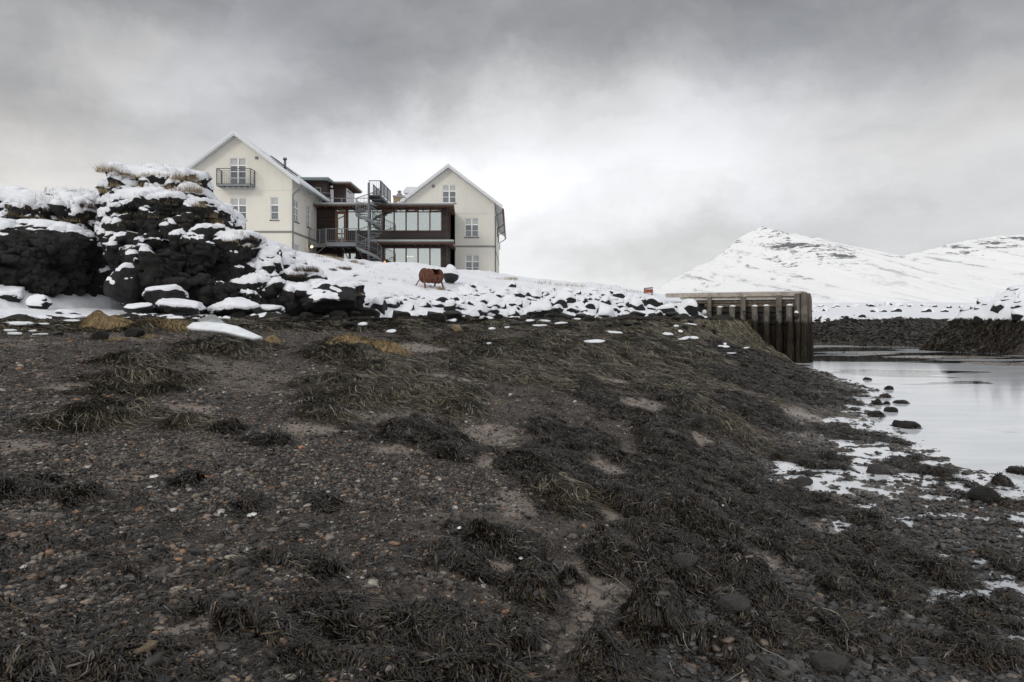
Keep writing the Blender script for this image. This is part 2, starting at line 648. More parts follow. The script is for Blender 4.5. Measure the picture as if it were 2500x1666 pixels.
def m_mountain():
    m, t, bs = newmat('mountain_snow')
    co = objco(t)
    rk = t.add('ShaderNodeAttribute', attribute_name='rock').outputs['Fac']
    s = t.add('ShaderNodeSeparateXYZ')
    t.set(s.inputs[0], co)
    # flat-lying lava beds: thin along height, long across
    strata = t.noise(t.vmath('MULTIPLY', co, (0.0045, 0.0045, 0.085)), 1.0, 7, 0.68, 0.6)
    broken = t.noise(t.vmath('MULTIPLY', co, (0.03, 0.012, 0.03)), 1.0, 6, 0.75)
    gully = t.noise(t.vmath('MULTIPLY', co, (0.024, 0.0016, 0.003)), 1.0, 6, 0.65, 0.3)
    v = t.math('ADD', t.math('MULTIPLY', strata, 0.5), t.math('MULTIPLY', broken, 0.5))
    thr = t.mapr(rk, 0.0, 1.0, 0.63, 0.425, False)
    rock = t.mapr(t.math('SUBTRACT', v, thr), -0.012, 0.03, 0, 1)
    fine = t.math('MULTIPLY', t.mapr(t.math('ADD', t.math('MULTIPLY', gully, 0.6), t.math('MULTIPLY', broken, 0.4)), 0.53, 0.62, 0, 0.85),
                  t.add('ShaderNodeAttribute', attribute_name='streak').outputs['Fac'])
    rock = t.math('MAXIMUM', rock, fine)
    c = t.mix(t.math('MULTIPLY', rock, 0.92), (0.88, 0.88, 0.875), (0.10, 0.10, 0.11))
    t.set(bs.inputs['Base Color'], c)
    bs.inputs['Roughness'].default_value = 0.9
    bs.inputs['Specular IOR Level'].default_value = 0.1
    t.set(bs.inputs['Normal'], t.bump(t.math('ADD', gully, t.math('MULTIPLY', broken, 0.5)), 0.35, 14.0))
    return m


def m_glass(name='window_glass', tintc=(0.80, 0.86, 0.84), refl=0.38):
    m = bpy.data.materials.new(name)
    m.use_nodes = True
    t = NT(m.node_tree)
    for n in list(t.n):
        t.n.remove(n)
    gl = t.add('ShaderNodeBsdfGlossy', inp={'Color': (0.76, 0.80, 0.79), 'Roughness': 0.02})
    tr = t.add('ShaderNodeBsdfTransparent', inp={'Color': tintc})
    wob = t.noise(objco(t), 0.8, 2, 0.5)
    t.set(gl.inputs['Normal'], t.bump(wob, 0.05, 0.05))
    mx = t.add('ShaderNodeMixShader', inp={0: refl})
    t.l.new(tr.outputs[0], mx.inputs[1])
    t.l.new(gl.outputs[0], mx.inputs[2])
    o = t.add('ShaderNodeOutputMaterial')
    t.l.new(mx.outputs[0], o.inputs[0])
    return m


def m_timber(name, lo, hi, snowy=0.0):
    """weathered pier timber: tide-blackened below, pale and flaking above"""
    m, t, bs = newmat(name)
    co = t.add('ShaderNodeNewGeometry').outputs['Position']
    s = t.add('ShaderNodeSeparateXYZ')
    t.set(s.inputs[0], co)
    gr = t.noise(t.vmath('MULTIPLY', co, (9, 9, 1.2)), 1.5, 6, 0.7)
    blot = t.noise(co, 2.5, 5, 0.65)
    c = t.ramp(t.math('ADD', t.math('MULTIPLY', gr, 0.6), t.math('MULTIPLY', blot, 0.4)), [(0.35, lo), (0.62, hi)])
    zz = t.math('ADD', s.outputs['Z'], t.math('MULTIPLY', t.math('SUBTRACT', blot, 0.5), 1.4))
    c = t.mix(t.mapr(zz, 1.7, 2.6, 1, 0), c, (0.012, 0.010, 0.008))
    if snowy:
        fl = t.noise(co, 6, 6, 0.7)
        c = t.mix(t.math('MULTIPLY', t.mapr(fl, 0.60, 0.66, 0, snowy), t.mapr(s.outputs['Z'], 2.2, 2.6, 0, 1)), c, (0.72, 0.74, 0.77))
    t.set(bs.inputs['Base Color'], c)
    bs.inputs['Roughness'].default_value = 0.8
    t.set(bs.inputs['Normal'], t.bump(gr, 0.6, 0.02))
    return m


SNOW = m_snow('snow')
SNOWG = m_snow('snow_with_grass', 0.25)
ROCK = m_rock('lava_rock', (0.009, 0.009, 0.009), (0.046, 0.043, 0.040))
ROCKB = m_rock('boulder_rock', (0.010, 0.010, 0.011), (0.045, 0.045, 0.047))
ROCKW = m_rock('weedy_rock', (0.006, 0.006, 0.005), (0.026, 0.024, 0.020), 0.5, 0.9)
ROCKR = m_rock('grey_boulder', (0.04, 0.036, 0.034), (0.10, 0.088, 0.080), 0.6)
ROCKT = m_rock('tan_boulder', (0.20, 0.15, 0.085), (0.36, 0.28, 0.17), 0.7)
GROUND = m_ground()
WATER = m_water()
MOUNT = m_mountain()
PLA = m_plaster('cream_plaster', (0.74, 0.71, 0.63))
PLB = m_plaster('greyish_plaster', (0.68, 0.655, 0.585))
BAND = simple('grey_stone_band', (0.22, 0.215, 0.20), 0.9)
BOARD = m_boards('dark_brown_boards', (0.032, 0.018, 0.014))
BOARDK = m_boards('black_brown_boards', (0.028, 0.020, 0.017), 0.16)
WOODP = simple('brown_window_wood', (0.080, 0.038, 0.023), 0.5, var=0.3, scale=4)
WOODO = simple('oak_door_wood', (0.21, 0.10, 0.042), 0.5, var=0.3, scale=4)
WHITE = simple('white_paint', (0.80, 0.80, 0.79), 0.45, var=0.04)
TRIM = simple('pale_grey_trim', (0.66, 0.67, 0.68), 0.5, var=0.06)
ROOFM = simple('snowy_roof', (0.72, 0.74, 0.77), 0.6, var=0.06)
STEEL = simple('galvanised_steel', (0.17, 0.18, 0.19), 0.5, 0.35, var=0.25, scale=9)
STEELD = simple('dark_steel', (0.075, 0.08, 0.09), 0.5, 0.4, var=0.25, scale=9)
GUTTER = simple('green_grey_gutter', (0.24, 0.28, 0.27), 0.5, 0.3)
GUTR = simple('red_brown_gutter', (0.15, 0.065, 0.045), 0.5)
SLATE = simple('dark_sill', (0.07, 0.07, 0.07), 0.6)
GLASS = m_glass()
PANED = simple('dark_pane', (0.10, 0.115, 0.125), 0.06, var=0.5, scale=1.3, spec=1.0)
BLIND = simple('pale_blind', (0.42, 0.44, 0.41), 0.4, var=0.08)
ROOM = simple('room_wall', (0.62, 0.63, 0.59), 0.9, var=0.05)
ROOMD = simple('room_floor', (0.25, 0.22, 0.19), 0.7)
RUST = simple('rusted_steel', (0.115, 0.040, 0.022), 0.8, var=0.55, scale=5, bump=0.4)
ICE = simple('snowy_ice', (0.72, 0.74, 0.76), 0.5, var=0.16, scale=4, bump=0.4, bscale=10)
TIMB = m_timber('weathered_timber', (0.045, 0.038, 0.032), (0.21, 0.185, 0.155))
TIMS = m_timber('snow_flecked_timber', (0.05, 0.040, 0.032), (0.19, 0.15, 0.11), 0.6)
TIMD = m_timber('tarred_timber', (0.010, 0.009, 0.008), (0.040, 0.032, 0.024))
DECK = simple('grey_beige_beam', (0.37, 0.33, 0.28), 0.8, var=0.4, scale=3)
REDP = simple('red_paint', (0.42, 0.07, 0.03), 0.5)
SHELL = simple('white_shell', (0.85, 0.85, 0.82), 0.4)
STONEC = simple('yellow_stone', (0.30, 0.23, 0.13), 0.8, var=0.4, scale=7, bump=0.5)
CONC = simple('grey_concrete', (0.30, 0.29, 0.28), 0.9, var=0.2)
HEATH = m_island('heather_twigs', [(0.0, (0.040, 0.022, 0.015)), (1.0, (0.12, 0.07, 0.04))], 0.9)
GRASS = m_island('dry_grass_blades', [(0.0, (0.16, 0.11, 0.05)), (0.5, (0.36, 0.27, 0.14)), (1.0, (0.52, 0.42, 0.25))], 0.8)
WEEDA = m_island('thin_wrack', [(0.0, (0.016, 0.012, 0.006)), (0.36, (0.046, 0.035, 0.015)), (0.62, (0.11, 0.084, 0.040)), (0.80, (0.20, 0.17, 0.11)), (1.0, (0.40, 0.37, 0.29))], 0.42, spec=0.3)
WEEDB = m_island('dark_wrack', [(0.0, (0.008, 0.0065, 0.005)), (0.5, (0.024, 0.018, 0.012)), (0.80, (0.052, 0.040, 0.026)), (0.90, (0.10, 0.060, 0.020)), (0.93, (0.06, 0.052, 0.045)), (1.0, (0.22, 0.20, 0.175))], 0.34, spec=0.38)
WEEDG = m_island('golden_wrack', [(0.0, (0.12, 0.075, 0.022)), (0.5, (0.30, 0.20, 0.075)), (1.0, (0.52, 0.38, 0.18))], 0.6)
WEEDH = m_island('hanging_wrack', [(0.0, (0.008, 0.007, 0.005)), (0.6, (0.026, 0.020, 0.012)), (1.0, (0.065, 0.050, 0.030))], 0.7, spec=0.2)
PEBD = m_island('wet_stones', [(0.0, (0.016, 0.015, 0.015)), (0.6, (0.045, 0.041, 0.038)), (0.92, (0.085, 0.078, 0.07)), (0.97, (0.15, 0.10, 0.07)), (1.0, (0.24, 0.22, 0.20))], 0.28, 30, spec=0.5)
PEB = m_island('beach_pebbles', [(0.0, (0.018, 0.018, 0.019)), (0.38, (0.070, 0.064, 0.059)), (0.62, (0.15, 0.135, 0.12)), (0.80, (0.25, 0.215, 0.18)), (0.88, (0.24, 0.17, 0.125)),
                               (0.93, (0.36, 0.19, 0.10)), (0.96, (0.34, 0.29, 0.22)), (1.0, (0.65, 0.62, 0.58))], 0.5, 30, spec=0.3)

# ------------------------------------------------------------------ terrain
tide_px = np.array([-900, -200, 0, 250, 500, 850, 1200, 1500, 1720, 2100])
tide_Y = np.array([13.0, 17.0, 19.0, 21.0, 23.0, 26.0, 30.0, 34.0, 38.0, 44.0])
tide_X = (tide_px - HX) / F * tide_Y
wl_y = np.array([-30, 0, 4, 10.0, 11.4, 14.0, 15.8, 19.2, 22.5, 25.2, 31.6, 36, 40, 50, 70, 120, 400])
wl_x = np.array([30, 20, 15, 7.4, 7.1, 7.9, 8.4, 10.2, 11.8, 12.5, 13.5, 14.6, 16.2, 21.0, 26.0, 26.0, 26.0])
fl_w = np.array([20, 16, 12.3, 3.6, 2.8, 1.6, 1.2, 0.9, 0.6, 0.5, 0.3, 0.2, 0.2, .2, .2, .2, .2])
PLAT_X = np.array([-200, -30, -14, -7.3, -1.6, 4.6, 9.0, 11.0, 14.0, 20.0, 60])
PLAT_H = np.array([4.5, 6.3, 6.45, 5.75, 5.45, 4.65, 4.1, 3.75, 3.55, 3.4, 3.2])


def base_height(x, y):
    yt = np.interp(x, tide_X, tide_Y)
    s = y - yt                                       # metres inland of the tide line
    zb = 0.80 + 1.55 * np.clip(y / yt, 0, 1) ** 1.35
    zb = zb + 0.03 * np.clip(-x - 2, 0, 30)
    zb = np.minimum(zb, 2.30 + 0 * x)
    H = np.interp(x, PLAT_X, PLAT_H)
    s2 = s - 7.5 * sstep(-7.0, -10.0, x)             # the foot of the outcrop is level
    zl = 2.35 + (H - 2.35) * np.clip(s2 / np.interp(x, [0, 7], [19.0, 11.5]), 0, 1) ** 0.72 + 0.025 * np.clip(s, 0, 7) * sstep(-7.0, -10.0, x)
    land = np.where(s > 0, zl, np.minimum(zb, 2.35))
    land = np.where(y > 70, land * np.clip(1 - (y - 70) / 500, 0.55, 1), land)
    d = np.interp(y, wl_y, wl_x) - x                 # metres left of the water's edge
    fw = np.interp(y, wl_y, fl_w)
    slope = np.interp(y, [0, 10, 20, 28, 33, 38, 50], [0.16, 0.14, 0.14, 0.22, 0.42, 1.0, 3.0])
    rmp = 0.03 * np.clip(d / np.maximum(fw, .1), -3, 1) + slope * np.clip(d - fw, 0, 60)
    rmp = np.where(d < 0, -0.16 * np.minimum(-d, 6), rmp)
    main = smin(land, rmp, 0.35)
    main = np.where(d < -3, np.minimum(main, -0.5), main)
    # far shore beyond the creek
    sf = (y - 56.0) + 1.6 * np.sin(x * 0.21) - 0.10 * np.clip(x - 34, 0, 40)
    far = np.where(sf < 6.5, 0.33 * sf, 2.15 + 0.018 * np.clip(sf - 6.5, 0, 120)) + 1.4 * sstep(45, 75, sf)
    far = far + 0.012 * np.clip(y - 180, 0, 800)
    far = np.where(x > 15, far, -2.0)
    far = far * (1 - 0.0 * x)
    # stony spit on the right
    e = 0.6 * vnoise(x * .45, y * .45, 0, 44) + np.where(y < 49, x - (29 + (49 - y) * 0.31), x - (29 + (y - 49) * 1.1))
    spit = np.where(e < 2.4, 1.08 * e, 2.6 + 0.42 * np.clip(e - 2.4, 0, 4.5))
    spit = np.where(y < 70, spit, -1)
    return np.maximum(np.maximum(main, -0.55), np.maximum(far, spit))


az_d = np.linspace(R(-44), R(44), 680)
az = np.concatenate([np.linspace(R(-180), R(-44), 60)[:-1], az_d, np.linspace(R(44), R(180), 60)[1:]])
lr = np.concatenate([np.linspace(math.log(0.4), math.log(2.6), 30)[:-1], np.linspace(math.log(2.6), math.log(62), 520),
                     np.linspace(math.log(62), math.log(9000), 110)[1:]])
AZ, LR = np.meshgrid(az, lr)
GX, GY = np.sin(AZ) * np.exp(LR), np.cos(AZ) * np.exp(LR)
H0 = base_height(GX, GY)


def lookup(field, x, y):
    a = np.arctan2(x, y)
    l_ = 0.5 * np.log(x * x + y * y + 1e-9)
    ia = np.clip(np.interp(a, az, np.arange(len(az))), 0, len(az) - 1.001)
    il = np.clip(np.interp(l_, lr, np.arange(len(lr))), 0, len(lr) - 1.001)
    a0, l0 = ia.astype(int), il.astype(int)
    fa, fl = ia - a0, il - l0
    return ((field[l0, a0] * (1 - fa) + field[l0, a0 + 1] * fa) * (1 - fl) + (field[l0 + 1, a0] * (1 - fa) + field[l0 + 1, a0 + 1] * fa) * fl)


def ground_hit(field, px, py, ymax=90.0):
    """depth Y where the ray through a photo pixel meets the ground (nan when it misses)"""
    px = np.atleast_1d(np.asarray(px, float))
    py = np.atleast_1d(np.asarray(py, float))
    ys = np.exp(np.linspace(math.log(2.3), math.log(ymax), 260))
    res = np.full(px.shape, np.nan)
    u, v = (px - HX) / F, (HY - py) / F
    prev = None
    done = np.zeros(px.shape, bool)
    for i, Y in enumerate(ys):
        dlt = CAMZ + v * Y - lookup(field, u * Y, np.full(px.shape, Y))
        if prev is not None:
            cr = (~done) & (dlt <= 0)
            tt = prev / np.maximum(prev - dlt, 1e-9)
            res = np.where(cr, ys[i - 1] + (Y - ys[i - 1]) * tt, res)
            done |= cr
        prev = np.maximum(dlt, 1e-6)
    return res


# weed mats and sand patches, given where the photograph shows them: px, py, rx, ry, height, kind
WEED = [
    (1480, 1190, 330, 120, .05, 1), (1820, 1230, 280, 150, .05, 1), (1720, 1440, 330, 150, .05, 1), (1230, 1380, 230, 60, .04, 1), (1000, 1540, 320, 70, .04, 1), (1650, 1030, 260, 60, .05, 1), (1450, 900, 500, 70, .05, 0), (2150, 1420, 330, 160, .03, 1),
    (560, 852, 175, 26, .16, 0), (340, 885, 120, 26, .16, 0), (330, 935, 140, 46, .26, 0), (420, 945, 60, 40, .2, 0), (255, 1022, 130, 40, .24, 0), (450, 1038, 75, 24, .10, 0),
    (850, 868, 150, 40, .30, 0), (960, 905, 150, 40, .16, 0), (900, 960, 210, 70, .20, 0), (1060, 960, 150, 55, .22, 0), (1130, 1000, 80, 42, .22, 0), (800, 1010, 90, 30, .10, 0),
    (1010, 1062, 175, 42, .22, 1), (1110, 1115, 85, 40, .18, 1), (1240, 860, 230, 50, .18, 0), (1450, 850, 230, 55, .18, 0), (1640, 860, 200, 60, .2, 0),
    (1300, 925, 180, 35, .10, 0), (1560, 930, 220, 40, .10, 0), (1180, 905, 120, 40, .16, 0), (1340, 1045, 90, 32, .12, 1), (1560, 1010, 40, 18, .08, 1),
    (1730, 1030, 150, 70, .28, 0), (1850, 1020, 130, 60, .2, 1), (1640, 985, 60, 30, .1, 1), (1820, 930, 150, 40, .12, 1),
    (1310, 1150, 130, 55, .22, 1), (1450, 1080, 110, 50, .16, 1), (1390, 1215, 110, 50, .18, 0), (1500, 1160, 90, 70, .16, 1), (1560, 1240, 130, 60, .2, 1), (1680, 1120, 170, 90, .26, 1), (1700, 1270, 190, 120, .36, 1),
    (1850, 1190, 150, 80, .22, 1), (1960, 1220, 130, 70, .16, 1), (1990, 1130, 120, 40, .10, 1), (1620, 1530, 190, 120, .34, 1), (1500, 1350, 120, 60, .18, 1), (1560, 1310, 80, 50, .16, 1), (1820, 1395, 150, 75, .26, 1),
    (1900, 1470, 130, 60, .18, 1), (1230, 1330, 160, 40, .10, 1), (1400, 1420, 62, 42, .16, 1), (1300, 1455, 110, 45, .12, 1), (1130, 1390, 120, 40, .10, 1), (1080, 1350, 90, 30, .08, 1),
    (620, 1525, 150, 40, .16, 1), (860, 1490, 60, 40, .08, 1), (900, 1550, 210, 55, .14, 1), (1120, 1540, 180, 60, .14, 1), (1000, 1640, 280, 40, .14, 1), (1290, 1560, 90, 60, .12, 1),
    (1470, 1610, 120, 80, .22, 1), (1760, 1610, 160, 70, .22, 1), (2080, 1450, 110, 60, .18, 1), (2050, 1540, 110, 50, .16, 1), (2370, 1610, 210, 90, .32, 1), (2420, 1220, 100, 45, .18, 1), (2250, 1140, 80, 40, .2, 1),
    (2290, 1360, 90, 40, .14, 1), (2240, 1500, 120, 60, .14, 1), (2120, 1270, 90, 40, .08, 1), (2460, 1380, 80, 40, .10, 1), (60, 1200, 90, 40, .08, 1), (190, 1215, 70, 25, .06, 1), (450, 1180, 60, 25, .06, 1), (610, 1240, 40, 20, .05, 1),
    (650, 1075, 70, 22, .08, 1), (560, 1050, 60, 18, .08, 1), (790, 1230, 60, 22, .06, 1), (690, 1360, 70, 25, .05, 1), (800, 1400, 80, 30, .08, 1), (60, 1640, 120, 40, .1, 1), (300, 1630, 110, 40, .08, 1),
    (2060, 920, 70, 12, .10, 1), (2130, 950, 30, 12, .12, 1), (2010, 945, 120, 18, .05, 1), (1960, 960, 150, 30, .08, 1), (2130, 1010, 40, 22, .10, 1), (1900, 905, 120, 22, .1, 1), (2080, 1060, 110, 30, .08, 1)]
ISLETS = [(2117, 926, 12, 5), (2170, 948, 13, 8), (2162, 967, 15, 8), (2165, 985, 9, 6), (2200, 981, 19, 9), (2175, 1001, 19, 10), (2212, 1035, 34, 20), (2140, 984, 14, 8), (2140, 1012, 20, 12), (2490, 1150, 30, 13), (2450, 1180, 24, 8)]
SAND = [(740, 1052, 95, 32), (1480, 1150, 75, 42), (1250, 1225, 75, 50), (1200, 1062, 95, 30), (1180, 1130, 30, 25), (1420, 1465, 70, 110), (1380, 1560, 110, 70), (1500, 1460, 90, 50), (1020, 1600, 120, 28),
        (1590, 1000, 110, 28), (460, 995, 90, 20), (180, 945, 60, 18), (830, 915, 60, 12), (1080, 925, 90, 14), (1030, 850, 90, 14), (2010, 1290, 60, 30), (1490, 1255, 40, 25), (1810, 1200, 40, 25), (1690, 1245, 30, 18),
        (1500, 930, 60, 10), (480, 1540, 90, 30), (1880, 1370, 60, 40), (960, 1100, 80, 18), (30, 1090, 90, 20), (300, 1120, 60, 14), (80, 1255, 70, 14), (1750, 1640, 60, 30), (1960, 1010, 60, 20), (1840, 1010, 30, 14), (1230, 1380, 60, 30), (800, 1560, 80, 25), (1700, 1070, 50, 20)]


def world_ellipse(px, py, rx, ry):
    a = ground_hit(H0, [px, px, px], [py, min(py + ry, 1900), max(py - ry, 790)])
    Yc = a[0] if a[0] == a[0] else 30.0
    Yn = a[1] if a[1] == a[1] else Yc * 0.9
    Yf = a[2] if a[2] == a[2] else Yc * 1.3
    rd = np.clip((Yf - Yn) / 2, 0.15, 5.0)
    cy = (Yf + Yn) / 2 if Yf < Yc * 1.8 else Yc
    return (px - HX) / F * Yc, cy, rx / F * Yc, rd


Wm = np.full(GX.shape, -1.0)
Kind = np.zeros(GX.shape)
Mnd = np.zeros(GX.shape)
edge_n = fbm(GX * 1.6, GY * 1.6, 0, 5, 5)
edge_f = fbm(GX * 7, GY * 7, 0, 3, 15)
for (px, py, rx, ry, h, k) in WEED:
    cx, cy, ax, ay = world_ellipse(px, py, rx, ry)
    d = np.sqrt(((GX - cx) / ax) ** 2 + ((GY - cy) / ay) ** 2)
    m_ = 1 - d
    if py > 1480 and px < 1330 or px < 760 and py > 1150:
        h *= 0.35
    Kind = np.where(m_ > Wm, k, Kind)
    Wm = np.maximum(Wm, m_)
    Mnd = np.maximum(Mnd, h * 0.52 * np.clip(1 - d * d, 0, 1) ** 1.2)
Isl = np.full(GX.shape, -1.0)
for (px, py, rx, ry) in ISLETS:
    Yc = CAMZ * F / (py + ry * 0.4 - HY)
    cx, cy, ax, ay = (px - HX) / F * Yc, Yc, rx / F * Yc, rx / F * Yc * 1.1
    d = np.sqrt(((GX - cx) / ax) ** 2 + ((GY - cy) / ay) ** 2) + 0.3 * edge_f
    Isl = np.maximum(Isl, 1 - d)
Sm = np.full(GX.shape, -1.0)
for (px, py, rx, ry) in SAND:
    cx, cy, ax, ay = world_ellipse(px, py, rx, ry)
    Sm = np.maximum(Sm, 1 - np.sqrt(((GX - cx) / ax) ** 2 + ((GY - cy) / ay) ** 2))
ytg = np.interp(GX, tide_X, tide_Y)
sin_ = GY - ytg
belt = sstep(-8, -5.0, sin_ + 1.2 * edge_n) * (GX > -17 + 0 * GX) * (sin_ < 0.3) * (GX < 16)
belt = belt * sstep(-15.5, -13.0, GX + 0.4 * edge_n)
Wm = Wm - 1.1 * np.clip(Sm, 0, 1) + 0.62 * edge_n + 0.38 * edge_f - 0.03
belt_k = belt > 0.5
Wm = np.where(belt_k & (Wm < 0.5), 0.5, Wm)
toe = (GX > 5.5) & (GY > 22) & (GY < 37.5) & (H0 > 0.12) & (sin_ < 0.5)
Wm = np.where(toe & (Wm < 0.5), 0.45 + 0.9 * edge_n, Wm)
farbank = ((GY > 43) & (GX > 15) & (H0 < 2.25) & (H0 > -0.1))
Wm = np.where(farbank, 0.6 + 0.8 * edge_n, Wm)
Kind = np.where(farbank, 1, Kind)
Wm = np.where(Isl > 0, 0.9, Wm)
Kind = np.where(Isl > 0, 1, Kind)
weed = sstep(0.08, 0.30, Wm)
weed_h = sstep(0.05, 0.75, Wm)
sand = sstep(0.02, 0.42, Sm + 0.6 * edge_n + 0.3 * edge_f) * (1 - weed)
sand = np.maximum(sand, 0.55 * sstep(0.25, 0.5, fbm(GX * 0.5, GY * 0.5, 0, 3, 77)) * (1 - weed))


def tufts(x, y, size, seed):
    """nearest tuft centre of a jittered grid: offset from it and distance, in metres"""
    gx, gy = np.floor(x / size), np.floor(y / size)
    best = np.full(x.shape, 99.0)
    ox, oy = np.zeros(x.shape), np.zeros(x.shape)
    for a in (-1, 0, 1):
        for c in (-1, 0, 1):
            z0_ = np.zeros(x.shape)
            tx = (gx + a + _hash(gx + a, gy + c, z0_, seed)) * size
            ty = (gy + c + _hash(gx + a, gy + c, z0_, seed + 5)) * size
            d = np.hypot(x - tx, y - ty)
            m = d < best
            best = np.where(m, d, best)
            ox = np.where(m, x - tx, ox)
            oy = np.where(m, y - ty, oy)
    return ox, oy, best


TS = 0.42
_, _, td = tufts(GX, GY, TS, 900)
_, _, td2 = tufts(GX, GY, 1.1, 950)
tuft_b = 0.09 * np.clip(1 - (td / (TS * .75)) ** 2, 0, 1) + 0.08 * np.clip(1 - (td2 / .8) ** 2, 0, 1)
lump = fbm(GX * 1.3, GY * 1.3, 0, 4, 31, ridged=True)
lump2 = fbm(GX * 4.2, GY * 4.2, 0, 3, 33)
flat = sstep(0.02, 0.35, H0)                                  # 0 on the mud flat
low = (sin_ < 0.2) | (GX > 15)
rough = np.where(low, 1.0, 0.0)
H = H0 + Mnd * np.clip(weed_h, 0, 1) * sstep(-0.1, 0.25, H0) + rough * (weed * (0.075 * np.maximum(lump, -0.5) + 0.03 * lump2) * (0.35 + 0.65 * flat) + (1 - weed) * (0.012 * lump2 + 0.015 * lump * (1 - sand)))
mud = (1 - flat) * (H0 > -0.05)
H = H + np.where(Kind > .5, 0.26, 0.42) * weed_h * tuft_b * (GY < 42) * sstep(0.0, 0.2, H0 + 0.12 * (Kind > .5)) * rough
H = H + mud * rough * (0.045 * fbm(GX * 1.1, GY * 1.5, 0, 4, 51) + 0.055 * fbm(GX * 4, GY * 5, 0, 3, 52) + 0.03 * fbm(GX * 13, GY * 15, 0, 2, 53) - 0.025)
H = np.where(Isl > 0, np.maximum(H, -0.03) + 0.12 * np.clip(Isl, 0, 1) ** 0.7, H)
belt_l = belt * np.maximum(fbm(GX * 0.9, GY * 0.9, 0, 4, 61), -0.3) * 0.22
H = H + belt_l
H = np.where(farbank, H + (0.30 * fbm(GX * 0.45, GY * 0.45, 0, 5, 71) + 0.1 * fbm(GX * 2, GY * 2, 0, 3, 72)) * sstep(-0.1, 0.6, H0), H)
up = sstep(0.2, 3.0, sin_) * (GX < 14) * (GY < 75)
H = H + up * (0.16 * fbm(GX * 0.5, GY * 0.5, 0, 4, 81) + 0.05 * fbm(GX * 2.2, GY * 2.2, 0, 3, 82))
fieldm = (GX > 15) & (H0 > 2.2) & (GY > 50)
H = np.where(fieldm, H + 0.5 * np.maximum(fbm(GX * 0.06, GY * 0.12, 0, 4, 91), -0.4) * sstep(68, 90, GY), H)
for (px, py, rx, hh_) in ((2310, 872, 130, .05), (2120, 862, 60, .03), (2430, 888, 60, .03)):     # low mud bars in the creek
    Yc = CAMZ * F / (py - HY)
    d = np.sqrt(((GX - (px - HX) / F * Yc) / (rx / F * Yc)) ** 2 + ((GY - Yc) / 1.5) ** 2) + 0.18 * edge_n
    H = np.where((d < 1.15) & (H < .1), np.maximum(H, hh_ * (1 - d) + .004), H)
    sand = np.where(d < 1.1, 0.9, sand)
    weed = np.where(d < 1.1, 0, weed)
wet = np.clip(1 - flat + 0.25, 0, 1)
na, nr = len(az), len(lr)
idx = np.arange(na * nr).reshape(nr, na)
quads = np.stack([idx[:-1, :-1], idx[:-1, 1:], idx[1:, 1:], idx[1:, :-1]], -1).reshape(-1, 4)[:, ::-1]
V = np.stack([GX, GY, H], -1).reshape(-1, 3)
g_o = link('ground', mesh_np('ground', V, quads, GROUND, True, {'sand': sand.ravel(), 'weed': weed.ravel(), 'wet': wet.ravel()}))
tag(g_o, 'dark gravel and sand foreshore at low tide', kind='structure')

# snow lying on everything above the tide line
sm = sstep(2.26, 2.40, H0 + 0.05 * edge_n + 0.03 * edge_f)
near_cliff = sstep(-17, -19, GX) * sstep(-1.2, 0.2, sin_)
sm = np.maximum(sm, near_cliff)
sm = np.where((GX > 15), sstep(2.10, 2.25, H0 + 0.08 * edge_n), sm)
sm = np.where((GY < 0) | (np.abs(GX) > 6000), 0, sm)
lift = (sm - 0.25) * 0.10
Vs = np.stack([GX, GY, H + lift + 0.02 * sm * fbm(GX * 3, GY * 3, 0, 3, 101)], -1).reshape(-1, 3)
smf = sm.ravel()
keep = (smf[quads].max(1) > 0.02)
q2 = quads[keep]
us, inv = np.unique(q2, return_inverse=True)
sn_o = link('snow', mesh_np('snow', Vs[us], inv.reshape(q2.shape), SNOWG, True))
tag(sn_o, 'snow lying on the grassy slope and fields', kind='structure')


def gz(x, y):
    return float(lookup(H, np.array([x]), np.array([y]))[0])


def hit(px, py):
    """world point on the ground under a photo pixel"""
    Y = float(ground_hit(H, px, py)[0])
    if Y != Y:
        Y = 40.0
    x = (px - HX) / F * Y
    return Vector((x, Y, gz(x, Y)))


# water
wv = np.array([(-6000, -60, 0), (6000, -60, 0), (6000, 400, 0), (-6000, 400, 0)], float)
wo_ = link('water', mesh_np('water', wv, np.array([[0, 1, 2, 3]]), WATER, False))
tag(wo_, 'still creek water skinned with thin ice', kind='structure')

# ------------------------------------------------------------------ mountains
RIDGE = [(1480, 775), (1560, 735), (1599, 710), (1642, 681), (1670, 667), (1703, 648), (1740, 636), (1748, 628), (1768, 612), (1789, 595), (1813, 575), (1838, 563), (1853, 556), (1860, 551), (1868, 556), (1891, 559),
         (1919, 568), (1948, 571), (1968, 579), (1993, 579), (2009, 583), (2038, 597), (2070, 610), (2103, 622), (2148, 631), (2250, 655), (2400, 700), (2500, 735)]
RIDGE2 = [(1950, 760), (2020, 715), (2080, 672), (2120, 645), (2148, 631), (2193, 624), (2234, 617), (2274, 607), (2315, 595), (2356, 587), (2397, 580), (2438, 575), (2500, 572), (2600, 566), (2750, 570), (2950, 610), (3200, 700)]


